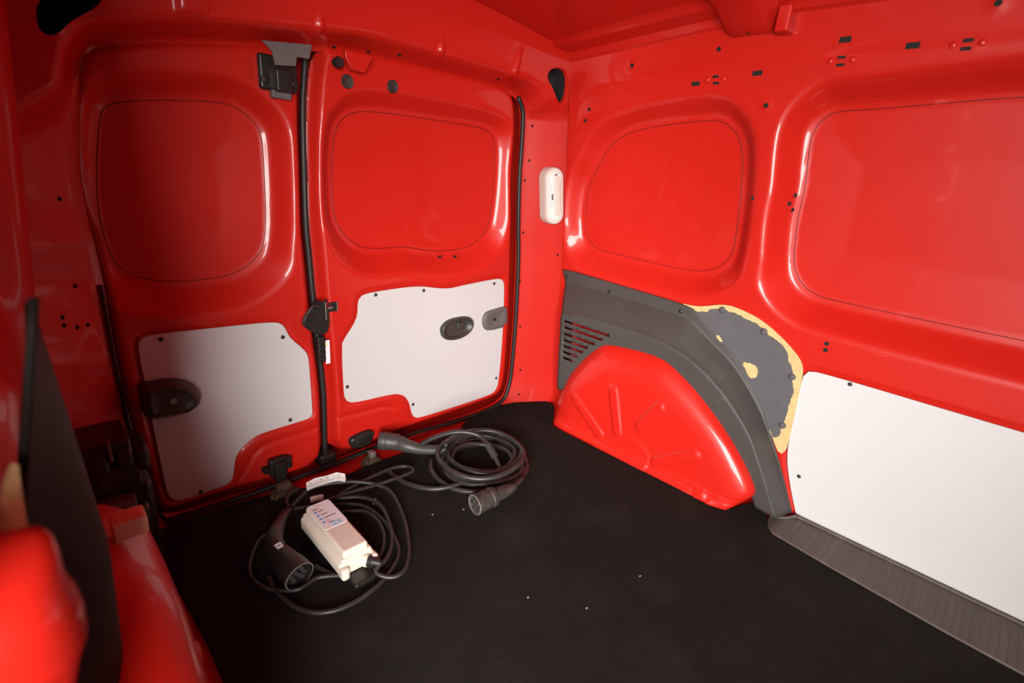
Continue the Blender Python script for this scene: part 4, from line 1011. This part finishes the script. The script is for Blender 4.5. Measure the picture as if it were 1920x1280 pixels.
tube('cable', tail + [(0.93, 0.90, 0.014), (1.02, 0.885, 0.012)], 0.0072, CABLE, ec, seg=12, sub=5)
g = tube('gun_handle', [tuple(p) for p in A['gun']], 0.018, GUNGREY, ec, seg=18, sub=6, rfun=lambda t: 0.025 - 0.010 * sstep(0.1, 0.75, t))
g['label'] = 'grey gun connector handle'
g0, g1 = Vector(A['gun'][0]), Vector(A['gun'][1]); ga = (g0 - g1).normalized()
lathe('gun_head', [(-0.03, 0.0255), (0.004, 0.0275), (0.008, 0.0290), (0.030, 0.0290), (0.031, 0.026), (0.022, 0.025), (0.022, 0.001)], g1 + (g0 - g1) * 0.55, ga, GUNGREY, ec, seg=28)
lathe('gun_ring', [(0.004, 0.0287), (0.006, 0.0297), (0.009, 0.0287)], g1 + (g0 - g1) * 0.55, ga, GUNGREY, ec, seg=28)
tube('cable', [tuple(A['gun'][-1]), (0.915, 1.085, 0.040), (0.955, 1.105, 0.050), (1.01, 1.10, 0.055), (1.05, 1.06, 0.058)], 0.0078, CABLE, ec, seg=12, sub=5)
ga_ = [tuple(p) for p in A['gunarch']]
tube('cable', ga_, 0.0075, CABLE, ec, seg=12, sub=6)
for k in range(9):
    p = Vector(ga_[-3]).lerp(Vector(ga_[-2]), k / 8)
    d = (Vector(ga_[-2]) - Vector(ga_[-3])).normalized()
    lathe('strain_relief', [(0, 0.0115), (0.0022, 0.0115), (0.0024, 0.009), (0.0040, 0.009)], p, d, GUNGREY, ec, seg=14)
pl = [Vector(p) for p in A['plug']]
pa = (pl[0] - pl[2]).normalized(); L2 = (pl[0] - pl[2]).length
pg = lathe('round_plug', [(-0.075, 0.011), (-0.05, 0.017), (-0.03, 0.019), (-0.002, 0.0205), (0.0, 0.0275), (0.012, 0.0285), (0.015, 0.026), (L2 - 0.002, 0.0285), (L2, 0.0285), (L2 + 0.0005, 0.026), (L2 - 0.006, 0.0255), (L2 - 0.006, 0.001)], pl[2], pa, PLUGM, ec, seg=30)
pg['label'] = 'dusty round charging plug with socket holes'
lathe('plug_rim', [(L2 - 0.001, 0.0288), (L2 + 0.001, 0.0283), (L2 + 0.001, 0.0262), (L2 - 0.001, 0.0258)], pl[2], pa, RIM, pg, seg=30, caps=False)
lathe('plug_face', [(L2 - 0.012, 0.0257), (L2 - 0.003, 0.0257)], pl[2], pa, FACE, pg, seg=30)
u = pa.cross(Vector((0, 0, 1))).normalized(); w = u.cross(pa)
for k in range(7):
    a = 2 * math.pi * k / 6
    rr = 0 if k == 6 else 0.0155
    lathe('plug_socket', [(L2 - 0.007, 0.0052), (L2 - 0.0022, 0.0052)], pl[2] + u * (rr * math.cos(a)) + w * (rr * math.sin(a)), pa, DARK, pg, seg=14)
tube('cable', [tuple(pl[2] - pa * 0.07), tuple(pl[2] - pa * 0.11 + Vector((0.01, 0.02, -0.004))), (0.99, 0.872, 0.016), (1.04, 0.90, 0.014)], 0.0078, CABLE, ec, seg=12, sub=5)
